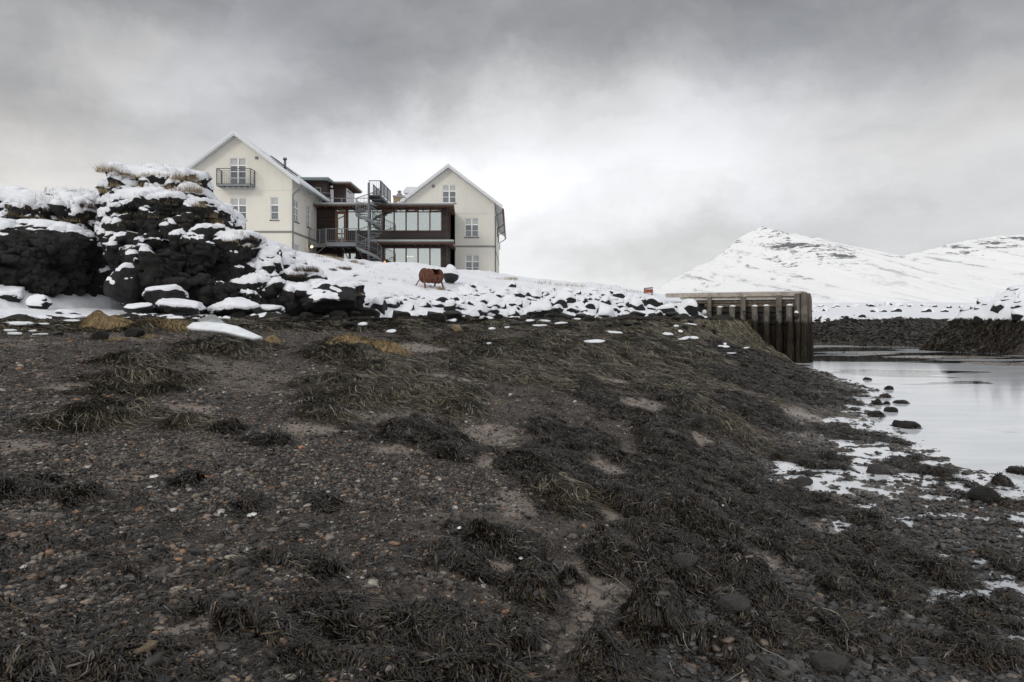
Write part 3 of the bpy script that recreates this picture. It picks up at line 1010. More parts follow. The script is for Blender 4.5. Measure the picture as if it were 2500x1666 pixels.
def mountain(name, ridge, Yr, Yb, label, seed, rockspots):
    rp = np.array(ridge, float)
    px = np.linspace(rp[0, 0], rp[-1, 0], 420)
    top = np.interp(px, rp[:, 0], rp[:, 1])
    top = top + 1.6 * fbm(px * 0.12, px * 0, 0, 3, seed)
    ztop = (HY - top) / F * Yr
    ts = np.concatenate([np.linspace(-0.9, -0.02, 40), np.linspace(0, 1, 200)])
    T, PX = np.meshgrid(ts, px, indexing='ij')
    ZT = np.interp(PX, px, ztop)
    Y = np.where(T >= 0, Yr + (Yb - Yr) * T, Yr + 1500 * (-T))
    X = (PX - HX) / F * Yr * (1 + 0.0 * T)
    X = np.where(T >= 0, X + (T * 0.04) * (X - (1900 - HX) / F * Yr), X)
    base = 3.0
    prof = np.where(T >= 0, np.clip(1 - T, 0, 1) ** 1.28, np.clip(1 + T * 0.8, 0, 1))
    Z = base + (ZT - base) * prof
    g = fbm(PX * 0.022, T * 0.7 + 3, 0, 5, seed + 3, ridged=True)
    cl = fbm(PX * 0.05, T * 7, 0, 4, seed + 9)
    env = np.clip(T, 0, 1) * np.clip(1 - T, 0, 1) * 4
    Z = Z + env * (24 * g + 10 * cl)
    Z = np.maximum(Z, -20)
    py = HY - (Z - CAMZ) / Y * F
    PXT = HX + X / Y * F
    rock = np.zeros(T.shape)
    for (cx, cy, rx, ry, a) in rockspots:
        d = ((PXT - cx) / rx) ** 2 + ((py - cy) / ry) ** 2
        rock = np.maximum(rock, a * np.exp(-d))
    crest = np.exp(-np.clip(T, 0, 1) * 45) * (T > -0.2)
    rock = np.maximum(rock, 0.50 * crest)
    streak = np.clip(np.exp(-((T - 0.35) / 0.35) ** 2) + 0.2 * cl, 0, 1)
    m, n = T.shape
    ii = np.arange(m * n).reshape(m, n)
    q = np.stack([ii[:-1, :-1], ii[:-1, 1:], ii[1:, 1:], ii[1:, :-1]], -1).reshape(-1, 4)
    o = link(name, mesh_np(name, np.stack([X, Y, Z], -1).reshape(-1, 3), q, MOUNT, True, {'rock': rock.ravel(), 'streak': streak.ravel()}))
    tag(o, label, kind='structure')
    return o


mountain('mountain', RIDGE, 3600, 1500, 'snow-covered pointed mountain with dark rock bands', 200,
         [(2000, 612, 120, 26, .60), (1900, 580, 60, 12, .6), (2080, 640, 90, 12, .5), (1930, 640, 60, 22, .5), (1800, 640, 70, 40, .25), (1720, 690, 80, 40, .22), (1930, 600, 75, 14, .95), (1985, 603, 60, 12, .85), (1905, 565, 45, 8, .7), (1790, 590, 22, 12, .7), (1765, 615, 16, 10, .55), (2060, 628, 60, 9, .8), (1905, 635, 35, 12, .6), (2090, 645, 50, 8, .55),
          (1865, 556, 14, 6, .9), (1830, 600, 60, 30, .2), (2060, 610, 60, 6, .6)])
mountain('mountain', RIDGE2, 3000, 1300, 'long snow-covered ridge beside the pointed mountain', 260,
         [(2210, 640, 70, 10, .62), (2330, 602, 60, 8, .75), (2420, 592, 80, 9, .85), (2500, 582, 60, 9, .95), (2450, 600, 90, 10, .6), (2135, 667, 20, 5, .7), (2350, 620, 110, 12, .45)])


# ------------------------------------------------------------------ rocks
def ico(sub):
    bm = bmesh.new()
    bmesh.ops.create_icosphere(bm, subdivisions=sub, radius=1)
    v = np.array([p.co[:] for p in bm.verts])
    f = np.array([[q.index for q in p.verts] for p in bm.faces])
    bm.free()
    return v, f


ICO5 = ico(5)
ICO4 = ico(4)
ICO1 = ico(1)
ICO2 = ico(2)


def vnormals(v, f):
    n = np.zeros_like(v)
    a, b_, c = v[f[:, 0]], v[f[:, 1]], v[f[:, 2]]
    fn = np.cross(b_ - a, c - a)
    if f.shape[1] == 4:
        fn = fn + np.cross(c - a, v[f[:, 3]] - a)
    for k in range(f.shape[1]):
        np.add.at(n, f[:, k], fn)
    return n / np.maximum(np.linalg.norm(n, axis=1, keepdims=True), 1e-9)


def smooth_field(a, f, n, it=2):
    for _ in range(it):
        s_ = np.zeros(n)
        c = np.zeros(n)
        for k in range(f.shape[1]):
            j = (k + 1) % f.shape[1]
            np.add.at(s_, f[:, k], a[f[:, j]])
            np.add.at(s_, f[:, j], a[f[:, k]])
            np.add.at(c, f[:, k], 1)
            np.add.at(c, f[:, j], 1)
        a = 0.4 * a + 0.6 * s_ / np.maximum(c, 1)
    return a


def rock_mesh(seed, cuts=11, sub=ICO4, rough=0.10, cmin=0.45, cmax=0.85):
    rg = np.random.default_rng(seed)
    v, f = sub[0].copy(), sub[1]
    for _ in range(cuts):
        n = rg.normal(size=3)
        n /= np.linalg.norm(n)
        d = rg.uniform(cmin, cmax)
        e = v @ n - d
        v = v - np.clip(e, 0, None)[:, None] * n * 0.92
    nn = fbm(v[:, 0] * 1.6 + seed, v[:, 1] * 1.6, v[:, 2] * 1.6, 4, seed)
    nf = fbm(v[:, 0] * 6 + seed, v[:, 1] * 6, v[:, 2] * 6, 3, seed + 5, ridged=True)
    v = v * (1 + rough * nn + rough * 0.25 * nf)[:, None]
    return v, f


def snow_mesh(v, f, thr=0.45, soft=0.25, thick=0.10, seed=0, nscale=1.5, namp=0.25, extra=None, it=3, up=0.65):
    """the snow on upward faces: offset copy of those faces that dives into the rock along its rim"""
    n = vnormals(v, f)
    m = n[:, 2] + namp * fbm(v[:, 0] * nscale + seed, v[:, 1] * nscale, v[:, 2] * nscale, 3, seed + 50)
    if extra is not None:
        m = m + extra
    m = np.clip((m - thr) / soft, -0.5, 1)
    m = smooth_field(m, f, len(v), it)
    off = (m - 0.12) * thick
    offd = n * (1 - up) + np.array([0, 0, up])
    w = v + offd * off[:, None]
    keep = m[f].max(1) > 0.0
    q = f[keep]
    if len(q) == 0:
        return None
    us, inv = np.unique(q, return_inverse=True)
    return w[us], inv.reshape(q.shape)


def make_boulder(name, seed, loc, scl, rz, label, cat='boulder', group=None, mat=ROCKB, thr=0.35, thick=0.14, snow=True, sub=ICO4, cuts=11, rough=0.1, namp=0.25):
    v, f = rock_mesh(seed, cuts, sub, rough)
    o_ = empty(name, loc, label, cat, group, rz)
    # keep snow horizontal: bake scale into the mesh
    v = v * np.array(scl)
    r = link('rock', mesh_np('rock', v, f, mat, True), None)
    r.parent = o_
    if snow:
        s_ = snow_mesh(v, f, thr, 0.3, thick * min(1.0, max(scl)), seed, 1.5 / max(scl), namp)
        if s_:
            c = link('snow_cap', mesh_np('snow_cap', s_[0], s_[1], SNOW, True), None)
            c.parent = o_
    return o_


def copy_tree(src, parent=None, mats=None):
    c = src.copy()
    COL.objects.link(c)
    if parent is not None:
        c.parent = parent
    for ch in [o for o in src.children]:
        copy_tree(ch, c)
    return c


def place_copy(src, loc, s, rz, label, group):
    c = copy_tree(src)
    c.location = loc
    c.scale = (s, s, s)
    c.rotation_euler = (0, 0, rz)
    c['label'] = label
    c['group'] = group
    return c


# sea-wall boulders along the tide line
protos = []
GRP = 'boulders of the snowy sea wall'
spots = []
tries = 0
while tries < 9000:
    tries += 1
    px = random.uniform(800, 1730)
    yt = float(np.interp((px - HX) / F * 32, tide_X, tide_Y))
    smax = np.interp(px, [800, 900, 1050, 1150, 1300, 1500, 1730], [2.2, 3.2, 3.6, 7.5, 8.0, 8.0, 6.5])
    s = random.uniform(-0.3, smax)
    X = (px - HX) / F * (yt + s)
    Y = float(np.interp(X, tide_X, tide_Y)) + s
    if X > 11.2 or X > 9.2 + (39.3 - Y) * 0.9 and Y > 37:
        continue
    r = random.choice((0.34, 0.42, 0.5, 0.58, 0.72)) * (1.0 - 0.035 * max(0, s))
    if px < 1120:
        r *= 0.72
        if random.random() < 0.35:
            continue
    if all((X - a) ** 2 + ((Y - b2) * 1.0) ** 2 > ((r + c) * 0.80) ** 2 for a, b2, c in spots):
        spots.append((X, Y, r))
random.shuffle(spots)
spots = [q for q in spots if q[2] > 0.27][:212]
for i in range(9):
    protos.append(make_boulder('boulder', 300 + i, (0, 0, 0), (1.0, random.uniform(.75, 1.0), random.uniform(.62, .85)), 0, 'x', 'boulder', GRP, ROCKB, 0.34, 0.17, cuts=12, rough=0.09, namp=0.42))


def wall_label(x, y, r):
    px = HX + x / y * F
    size = 'large' if r > 0.6 else ('small' if r < 0.36 else 'middling')
    s = y - float(np.interp(x, tide_X, tide_Y))
    row = 'bottom course' if s < 1.2 else ('middle course' if s < 4 else 'top course')
    where = 'left of the barrel' if px < 1020 else ('below the right house' if px < 1210 else ('between house and pier' if px < 1560 else 'beside the pier'))
    return '%s snowy boulder, %s of the sea wall %s' % (size, row, where)


for i, (x, y, r) in enumerate(spots):
    z = gz(x, y) + r * (0.18 if y - float(np.interp(x, tide_X, tide_Y)) < 2.2 else -0.02)
    if i < len(protos):
        o_ = protos[i]
        o_.location = (x, y, z)
        o_.scale = (r, r, r)
        o_.rotation_euler = (0, 0, random.uniform(0, 6.28))
        o_['label'] = wall_label(x, y, r)
    else:
        place_copy(protos[i % len(protos)], (x, y, z), r, random.uniform(0, 6.28), wall_label(x, y, r), GRP)

# bare, weedy rocks in the belt below the wall
bare = [make_boulder('rock', 340 + i, (0, -50, 0), (1.0, .9, random.uniform(.5, .7)), 0, 'x', 'rock', 'bare dark rocks below the snow line', ROCKW, snow=False, sub=ICO4) for i in range(4)]
k = 0
used = []
for _ in range(1500):
    px = random.uniform(640, 1760) if random.random() < .85 else random.uniform(230, 640)
    s = -random.uniform(0.1, 6.0) if px > 600 else -random.uniform(.2, 3.0)
    yt = float(np.interp((px - HX) / F * 28, tide_X, tide_Y))
    X = (px - HX) / F * (yt + s)
    Y = float(np.interp(X, tide_X, tide_Y)) + s
    r = random.uniform(0.16, 0.50)
    if s < -3:
        r *= 0.5
    if Y > 36.5 or gz(X, Y) < 0.6 or not all((X - a) ** 2 + (Y - b2) ** 2 > ((r + c) * 0.9) ** 2 for a, b2, c in used):
        continue
    used.append((X, Y, r))
    if len(used) > 95:
        break
    z = gz(X, Y) + r * 0.12
    pxx = HX + X / Y * F
    lab = '%s bare dark rock in the weed belt %s' % ('large' if r > .36 else ('small' if r < .2 else 'middling'),
                                                      'under the black outcrop' if pxx < 860 else ('below the rusty barrel' if pxx < 1200 else ('below the sea wall' if pxx < 1600 else 'beside the timber pier')))
    if k < len(bare):
        o_ = bare[k]
        o_.location = (X, Y, z)
        o_.scale = (r, r, r)
        o_['label'] = lab
    else:
        place_copy(bare[k % 4], (X, Y, z), r, random.uniform(0, 6.28), lab, 'bare dark rocks below the snow line')
    k += 1

# boulders of the spit on the right and rocks of the far shore
used = []
gsp = 'snowy boulders on the right-hand spit'
for _ in range(4000):
    e = random.uniform(1.9, 8.5)
    y = random.uniform(38, 53)
    x = 29 + (49 - y) * 0.31 + e if y < 49 else 29 + (y - 49) * 1.1 + e
    px = HX + x / y * F
    if px > 2560 or len(used) >= 58:
        continue
    r = random.uniform(0.32, 0.72) * (1 if e < 4.5 else .7)
    if not all((x - a) ** 2 + (y - b2) ** 2 > ((r + c) * 0.8) ** 2 for a, b2, c in used):
        continue
    used.append((x, y, r))
    place_copy(protos[len(used) % 9], (x, y, gz(x, y) - r * 0.05), r, random.uniform(0, 6.28),
               '%s snow-capped boulder %s of the right-hand spit' % ('large' if r > .7 else 'smaller', 'at the dark lower edge' if e < 3.4 else 'on the snowy top'), gsp)
used = []
for _ in range(3000):
    if len(used) >= 70:
        break
    a = random.random()
    if a < .5:
        px, y, r = random.uniform(1965, 2185), random.uniform(62.4, 64.5), random.uniform(.2, .5)
    else:
        px, y, r = random.uniform(1975, 2420), random.choice((random.uniform(100, 108), random.uniform(118, 128))), random.uniform(.3, .9)
    x = (px - HX) / F * y
    if not all((x - p) ** 2 + (y - q) ** 2 > ((r + c) * 0.9) ** 2 for p, q, c in used):
        continue
    used.append((x, y, r))
    o_ = place_copy(protos[len(used) % 9], (x, y, gz(x, y) + r * 0.02), r, random.uniform(0, 6.28),
               'small snowy rock %s' % ('along the top of the far bank right of the pier' if y < 70 else 'in the snowfield beneath the mountains'), 'rocks on the far shore')
    o_.name = 'rock'
    o_['category'] = 'rock'

# ------------------------------------------------------------------ the black outcrop on the left
LUMPS = [  # px, py, rx, ry, Y, depth radius, blockiness, lean
    (60, 668, 230, 112, 25.6, 3.2, 3.2), (-150, 640, 150, 130, 25.5, 3.2, 3.0), (110, 575, 175, 92, 27.5, 3.2, 2.4), (215, 560, 90, 80, 27.6, 2.6, 2.6),
    (-60, 600, 120, 75, 27.5, 3.0, 2.4), (388, 530, 88, 104, 26.6, 1.7, 5.0), (318, 434, 32, 22, 26.2, 1.0, 3.0), (368, 444, 72, 26, 26.6, 1.3, 3.4), (440, 455, 42, 30, 26.6, 1.4, 3.0), (400, 600, 110, 130, 25.8, 2.0, 3.2),
    (440, 700, 90, 100, 24.8, 1.5, 3.0), (365, 690, 60, 80, 25.4, 1.2, 2.8), (495, 580, 66, 82, 26.0, 1.8, 2.8), (505, 660, 70, 110, 25.3, 1.6, 3.2), (580, 650, 62, 80, 25.6, 1.6, 2.8),
    (555, 665, 100, 92, 28.6, 2.2, 2.2), (480, 575, 70, 85, 28.8, 2.4, 2.4), (640, 700, 75, 75, 26.2, 1.6, 2.8), (600, 730, 80, 55, 24.9, 1.2, 3.0), (700, 712, 80, 56, 26.6, 1.6, 2.6),
    (795, 728, 70, 40, 26.0, 1.0, 3.0), (720, 740, 60, 36, 25.6, 1.0, 2.8), (545, 745, 60, 45, 24.6, 1.0, 2.8), (262, 620, 28, 80, 26.8, 1.2, 2.6), (470, 500, 40, 40, 26.2, 1.2, 2.6), (650, 645, 60, 45, 28.4, 1.8, 2.4)]
pv, pf = [], []
off = 0
for i, (px, py, rx, ry, Y, rd, bl) in enumerate(LUMPS):
    v, f = ICO4
    v = v.copy()
    nrm = (np.abs(v) ** bl).sum(1) ** (1 / bl)
    v = v / nrm[:, None]
    c = P(px, py, Y)
    k = Y / F
    v = v * np.array([rx * k, rd, ry * k]) + np.array(c)
    pv.append(v)
    pf.append(f + off)
    off += len(v)
me = mesh_np('outcrop_raw', np.concatenate(pv), np.concatenate(pf))
ob = link('outcrop_raw', me)
md = ob.modifiers.new('r', 'REMESH')
md.mode = 'VOXEL'
md.voxel_size = 0.062
dg = bpy.context.evaluated_depsgraph_get()
ev = ob.evaluated_get(dg).to_mesh()
nv = len(ev.vertices)
ov = np.empty(nv * 3, np.float32)
ev.vertices.foreach_get('co', ov)
ov = ov.reshape(-1, 3).astype(float)
npoly = len(ev.polygons)
lt = np.empty(npoly, np.int32)
ev.polygons.foreach_get('loop_total', lt)
li = np.empty(len(ev.loops), np.int32)
ev.loops.foreach_get('vertex_index', li)
assert (lt == 4).all()
of = li.reshape(-1, 4)
ob.evaluated_get(dg).to_mesh_clear()
bpy.data.objects.remove(ob)
# smooth the joins, then carve
for _ in range(3):
    for k in range(3):
        ov[:, k] = smooth_field(ov[:, k], of, nv, 1)
nr0 = vnormals(ov, of)
for k in range(3):
    nr0[:, k] = smooth_field(nr0[:, k], of, nv, 4)
for (sc, am, sd_) in ((0.42, 0.62, 1), (0.9, 0.30, 5), (2.3, 0.10, 9), (6.0, 0.045, 13)):
    nr_ = nr0
    d1, d2, idv, fct = worley(ov[:, 0] * sc + 0.35 * fbm(ov[:, 0], ov[:, 1], ov[:, 2], 3, 7), ov[:, 1] * sc, ov[:, 2] * sc * 0.85 + 0.3 * fbm(ov[:, 2], ov[:, 0], ov[:, 1], 3, 8), sd_)
    crack = np.clip((d2 - d1) / 0.12, 0, 1)
    topm = 1 - 0.75 * sstep(0.4, 0.85, nr_[:, 2])
    ov = ov + nr_ * ((idv - 0.5) * am * 0.75 * crack + fct * am * (2.0 if sc < 1 and sc < .5 else 2.8) - am * 0.10 * (1 - crack) ** 2)[:, None] * topm[:, None]
nr_ = vnormals(ov, of)
nn = fbm(ov[:, 0] * 1.5, ov[:, 1] * 1.5, ov[:, 2] * 3.0, 6, 41, ridged=True, gain=.6)
n2 = fbm(ov[:, 0] * 7, ov[:, 1] * 7, ov[:, 2] * 9, 3, 43)
topm = 1 - 0.6 * sstep(0.5, 0.9, nr_[:, 2])
ov = ov + nr_ * (0.19 * nn * topm + 0.045 * n2)[:, None]
out = empty('rock_outcrop', (-14, 26, 2.2), 'tall black lava outcrop with snowy grassy top, left of the white house', 'rock outcrop')
link('rock', mesh_np('rock', ov, of, ROCK, True), out)
opx = HX + ov[:, 0] / ov[:, 1] * F
opy = HY - (ov[:, 2] - CAMZ) / ov[:, 1] * F
# more snow on the back slope and at the top, hardly any on the sheltered faces
extra = np.zeros(nv)
top_y = np.interp(opx, [-200, 0, 60, 150, 240, 262, 300, 440, 500, 560, 640, 700, 900], [600, 560, 540, 560, 575, 540, 505, 500, 495, 540, 600, 650, 700])
extra += 0.60 * sstep(18, -22, opy - top_y)
for (cx, cy, rx, ry, a) in ((262, 640, 34, 120, .75), (380, 600, 60, 25, .2), (300, 700, 70, 50, .3), (700, 700, 90, 40, .35), (860, 740, 90, 40, .4), (640, 660, 60, 40, .25), (600, 600, 90, 60, .3), (420, 560, 60, 20, .3), (330, 620, 30, 30, .3), (530, 740, 120, 20, .3), (130, 660, 140, 70, -.6), (470, 690, 90, 60, -.35), (60, 620, 150, 30, -.4)):
    extra += a * np.exp(-((opx - cx) / rx) ** 2 - ((opy - cy) / ry) ** 2)
sv = snow_mesh(ov, of, 0.80, 0.22, 0.13, 3, 1.1, 0.32, extra, 2, 0.35)
link('snow_cover', mesh_np('snow_cover', sv[0], sv[1], SNOWG, True), out)
BV = BVHTree.FromPolygons([tuple(a) for a in ov], [tuple(a) for a in of])


def cast(px, py):
    d = Vector(((px - HX) / F, 1, (HY - py) / F)).normalized()
    h_ = BV.ray_cast(Vector((0, 0, CAMZ)), d)
    g = float(ground_hit(H, px, py)[0])
    if h_[0] is not None and (g != g or h_[0].y < g):
        return h_[0]
    if g == g:
        x = (px - HX) / F * g
        return Vector((x, g, gz(x, g)))
    return None


# boulders at its foot
FOOT = [(308, 704, 40, 44, 22.6, 'big rounded snow-topped boulder leaning on the outcrop foot', 461, .42, .3), (95, 742, 26, 16, 22.0, 'flat-sided snow-covered boulder in the snow under the outcrop', 402, .1, .25),
        (25, 725, 50, 22, 22.5, 'low snow-buried boulder at the far left under the outcrop', 403, .05, .3), (165, 768, 28, 9, 21.4, 'nearly buried boulder at the foot of the snow bank', 404, .1, .2),
        (405, 724, 44, 24, 22.6, 'snowy boulder right of the big rounded one', 405, .35, .25), (345, 756, 32, 17, 21.8, 'low dark boulder with snow lid by the golden weed', 406, .45, .2),
        (440, 752, 50, 18, 22.2, 'snow-draped boulder beneath the black rock face', 407, .3, .22), (570, 755, 52, 20, 23.0, 'snow-covered boulder pile piece under the outcrop middle', 408, .2, .25),
        (650, 762, 40, 12, 24.0, 'low snow-covered rock near the outcrop right foot', 409, .2, .2), (800, 725, 62, 38, 24.6, 'broad black boulder ending the outcrop on its right', 410, .62, .16),
        (720, 722, 50, 32, 25.0, 'slanting snow-streaked slab left of the broad black boulder', 411, .3, .2), (630, 585, 0, 0, 0, '', 0, 0, 0),
        (600, 590, 32, 22, 25.4, 'rounded black block on the outcrop shoulder', 412, .6, .14), (665, 640, 36, 30, 25.4, 'snow-plastered block on the outcrop right shoulder', 413, .1, .2)]
for (px, py, rx, ry, Y, lab, sdn, th, tk) in FOOT:
    if not sdn:
        continue
    k = Y / F
    c = P(px, py, Y)
    o_ = make_boulder('boulder', sdn, c, (rx * k * 1.12, rx * k * 0.95, ry * k * 1.2), random.uniform(-.4, .4), lab, 'boulder', None, ROCKB, th + .08, tk * .5, sub=ICO5, cuts=7, rough=.22, namp=.6)

o_ = make_boulder('boulder', 421, P(1098, 676, 36) , (0.50, 0.45, 0.50), .3, 'snow-topped black boulder standing right of the rusty barrel', 'boulder', None, ROCKB, .25, .3)
for (px, py, rx, ry, mat, lab, sdn) in ((1117, 806, 18, 11, ROCKT, 'smooth tan boulder among dark weed', 431), (1675, 1375, 38, 22, ROCKR, 'round grey-brown boulder half sunk in the sand', 432),
                                       (2140, 1150, 30, 16, ROCKR, 'smooth pale stone lying in the wet weed near the water', 433), (1960, 1178, 26, 14, ROCKR, 'low grey stone between weed mounds', 434),
                                       (1795, 1480, 40, 24, ROCKR, 'angular grey rock beside the largest foreground weed mound', 435), (2020, 1620, 50, 24, ROCKR, 'slanted grey slab at the bottom edge', 436),
                                       (140, 815, 14, 7, ROCKR, 'small light grey stone on the gravel left of the ice', 437), (245, 822, 20, 14, ROCKW, 'black jagged rock on the left gravel', 438), (330, 815, 24, 14, ROCKW, 'black weedy rock on gravel under the golden weed', 439),
                                       (2400, 1210, 36, 22, ROCKW, 'dark rock bedded in weed at the right water edge', 440), (2030, 1380, 26, 14, ROCKW, 'dark rock standing in the puddles', 441)):
    c = hit(px, py + ry * .5)
    k = c.y / F
    make_boulder('boulder' if mat != ROCKR else 'boulder', sdn, c + Vector((0, 0, ry * k * 0.5)), (rx * k, rx * k * .8, ry * k * 1.1), random.uniform(-.5, .5), lab, 'boulder' if rx > 20 else 'stone', None, mat, snow=False, cuts=5, rough=.06)

# ------------------------------------------------------------------ strands: seaweed, grass
def ribbons(pts, wid, side=None):
    """pts (N,S,3), wid (N,S): flat tapering ribbons -> verts, quads"""
    N, S, _ = pts.shape
    d = np.gradient(pts, axis=1)
    if side is None:
        sx = np.stack([-d[..., 1], d[..., 0], np.zeros((N, S))], -1)
    else:
        sx = np.repeat(side[:, None, :], S, 1)
    sx = sx / np.maximum(np.linalg.norm(sx, axis=-1, keepdims=True), 1e-9)
    a = pts - sx * wid[..., None] * 0.5
    b_ = pts + sx * wid[..., None] * 0.5
    v = np.stack([a, b_], 2).reshape(-1, 3)
    base = (np.arange(N) * S * 2)[:, None] + (np.arange(S - 1) * 2)[None, :]
    q = np.stack([base, base + 1, base + 3, base + 2], -1).reshape(-1, 4)
    return v, q


def weed_strands(x, y, n_seg, length, width, flow, curl, lift, seed, hfield=None):
    rg = np.random.default_rng(seed)
    N = len(x)
    hf = H if hfield is None else hfield
    e = 0.18
    gx = (lookup(hf, x + e, y) - lookup(hf, x - e, y)) / (2 * e)
    gy = (lookup(hf, x, y + e) - lookup(hf, x, y - e)) / (2 * e)
    fx = flow[0] - gx * flow[2] + 0.5 * vnoise(x * 0.5, y * 0.5, 0, seed + 1)
    fy = flow[1] - gy * flow[2] + 0.5 * vnoise(x * 0.5, y * 0.5, 5, seed + 2)
    ox, oy, dd = tufts(x, y, TS if flow[3] else 1.1, 900 if flow[3] else 950)
    pull = 1.3 if flow[3] else 0.55
    fx = fx + pull * ox / np.maximum(dd, 1e-3)
    fy = fy + pull * oy / np.maximum(dd, 1e-3)
    th = np.arctan2(fy, fx) + rg.normal(0, 0.45, N)
    step = length / (n_seg - 1)
    pts = np.zeros((N, n_seg, 3))
    px_, py_ = x.copy(), y.copy()
    lf = lift * rg.uniform(0.1, 1.0, N)
    dth = rg.normal(0, curl, N)
    for j in range(n_seg):
        t = j / (n_seg - 1)
        pts[:, j, 0] = px_
        pts[:, j, 1] = py_
        pts[:, j, 2] = lookup(hf, px_, py_) + 0.004 + lf * math.sin(math.pi * min(1, t * 0.85 + 0.05))
        px_ = px_ + np.cos(th) * step
        py_ = py_ + np.sin(th) * step
        th = th + dth + rg.normal(0, curl * 0.8, N)
    tt = np.linspace(0, 1, n_seg)
    prof = np.clip(1.15 - tt ** 2, 0.15, 1)[None, :]
    wid = width[:, None] * prof
    tilt = rg.uniform(-0.9, 0.9, N)
    d = np.gradient(pts, axis=1)
    sx = np.stack([-d[..., 1], d[..., 0], np.zeros((N, n_seg))], -1)
    sx /= np.maximum(np.linalg.norm(sx, axis=-1, keepdims=True), 1e-9)
    sx[..., 2] = np.abs(tilt)[:, None] * 0.8
    a = pts - sx * wid[..., None] * 0.5
    b_ = pts + sx * wid[..., None] * 0.5
    a[..., 2] += np.abs(tilt)[:, None] * 0.4 * wid
    b_[..., 2] += np.abs(tilt)[:, None] * 0.4 * wid
    v = np.stack([a, b_], 2).reshape(-1, 3)
    base = (np.arange(N) * n_seg * 2)[:, None] + (np.arange(n_seg - 1) * 2)[None, :]
    q = np.stack([base, base + 1, base + 3, base + 2], -1).reshape(-1, 4)
    return v, q


def sample_ground(n, y0, y1, power, x0=-150, x1=2650):
    u = rng.uniform(size=n)
    py = y0 + (y1 - y0) * u ** power
    px = rng.uniform(x0, x1, n)
    Y = ground_hit(H, px, py)
    ok = Y == Y
    return (px[ok] - HX) / F * Y[ok], Y[ok]


def joinm(parts):
    vs, qs, o = [], [], 0
    for v, q in parts:
        vs.append(v)
        qs.append(q + o)
        o += len(v)
    return np.concatenate(vs), np.concatenate(qs)


Wk = np.where(belt_k & (Kind < 2) & (Mnd < 0.02), 0, Kind)
sx_, sy_ = sample_ground(230000, 781, 1790, 1.7)
w_ = lookup(weed, sx_, sy_)
k_ = lookup(Wk, sx_, sy_)
h_ = lookup(H, sx_, sy_)
acc = (rng.uniform(size=len(w_)) < np.clip(w_ * 1.1 - 0.05, 0.06, 1)) & (h_ > 0.01) & (h_ < 2.4)
sx_, sy_, k_ = sx_[acc], sy_[acc], k_[acc]
kk = (k_ + rng.normal(0, 0.22, len(k_)) > 0.5) | (w_[acc] < 0.25)
ax_, ay_ = sx_[~kk], sy_[~kk]
n_ = len(ax_)
big_ = np.maximum(1, ay_ / 13)
va = weed_strands(ax_, ay_, 7, rng.uniform(0.16, 0.50, n_) * big_ ** 0.5, np.maximum(rng.uniform(0.003, 0.008, n_), ay_ * 0.0006), (-0.25, -0.38, 2.2, 0), 0.24, 0.05, 11)
o_ = link('seaweed', mesh_np('seaweed', va[0], va[1], WEEDA, True))
tag(o_, 'long thin brown-grey seaweed combed over the gravel and rocks', 'seaweed', kind='stuff')
bx_, by_ = sx_[kk], sy_[kk]
parts = []
# fucus: broad forked fronds, three tips from each root
for t_ in range(3):
    n_ = len(bx_)
    parts.append(weed_strands(bx_, by_, 5, rng.gamma(4, .028, n_) * np.maximum(1, by_ / 9) ** 0.7, np.maximum(rng.uniform(0.003, 0.011, n_), by_ * 0.00075), (-0.05, -0.25, 1.3, 1), 0.60, 0.045, 21 + t_))
vb = joinm(parts)
o_ = link('seaweed', mesh_np('seaweed_dark', vb[0], vb[1], WEEDB, True))
tag(o_, 'glossy near-black seaweed heaped in mounds in the right foreground', 'seaweed', kind='stuff')

# golden dried weed
parts = []
for (px, py, rx, ry, hh, n_, lab) in ((262, 780, 64, 16, .20, 4200, 1), (420, 786, 70, 8, .06, 700, 0), (664, 828, 21, 9, .16, 900, 0), (860, 832, 58, 9, .14, 2600, 0), (950, 842, 60, 14, .12, 1600, 0), (365, 820, 14, 5, .05, 300, 0), (285, 826, 16, 6, .04, 300, 0)):
    Y = float(ground_hit(H, px, py + ry * 0.8)[0])
    Y = min(Y, 22.5) if Y == Y else 22.0
    k = Y / F
    cx = (px - HX) * k
    zc = gz(cx, Y)
    u = rng.normal(0, 0.42, (n_, 2))
    u = u[(u ** 2).sum(1) < 1]
    rd = max(rx * k * 0.75, .25)
    r2 = (u ** 2).sum(1)
    X0, Y0 = cx + u[:, 0] * rx * k, Y + u[:, 1] * rd
    m = len(X0)
    th = np.arctan2(u[:, 1] - .35, u[:, 0] + (.1 if px < 300 else -.1)) + rng.normal(0, .9, m)
    L = rng.uniform(.12, .34, m) * (0.6 + 0.4 * min(1, rx / 50))
    S = 5
    pts = np.zeros((m, S, 3))
    for j in range(S):
        t = j / (S - 1)
        xx, yy = X0 + np.cos(th) * L * t, Y0 + np.sin(th) * L * t
        rr = np.clip(((xx - cx) / (rx * k)) ** 2 + ((yy - Y) / rd) ** 2, 0, 1.3)
        pts[:, j] = np.stack([xx, yy, lookup(H, xx, yy) + (hh + 2 * ry * k * 0.35) * np.clip(1 - rr, 0, 1) ** .9 * (0.62 + 0.5 * fbm(xx * 2.3, yy * 2.3, 0, 3, 66)) + .01 + rng.uniform(0, .02, m)], -1)
    parts.append(ribbons(pts, np.full((m, S), max(.008, Y * .0006)) * np.linspace(1, .5, S)[None]))
vg = joinm(parts)
o_ = link('seaweed', mesh_np('seaweed_golden', vg[0], vg[1], WEEDG, True))
tag(o_, 'golden-brown dried weed in low mats below the outcrop', 'seaweed', kind='stuff')

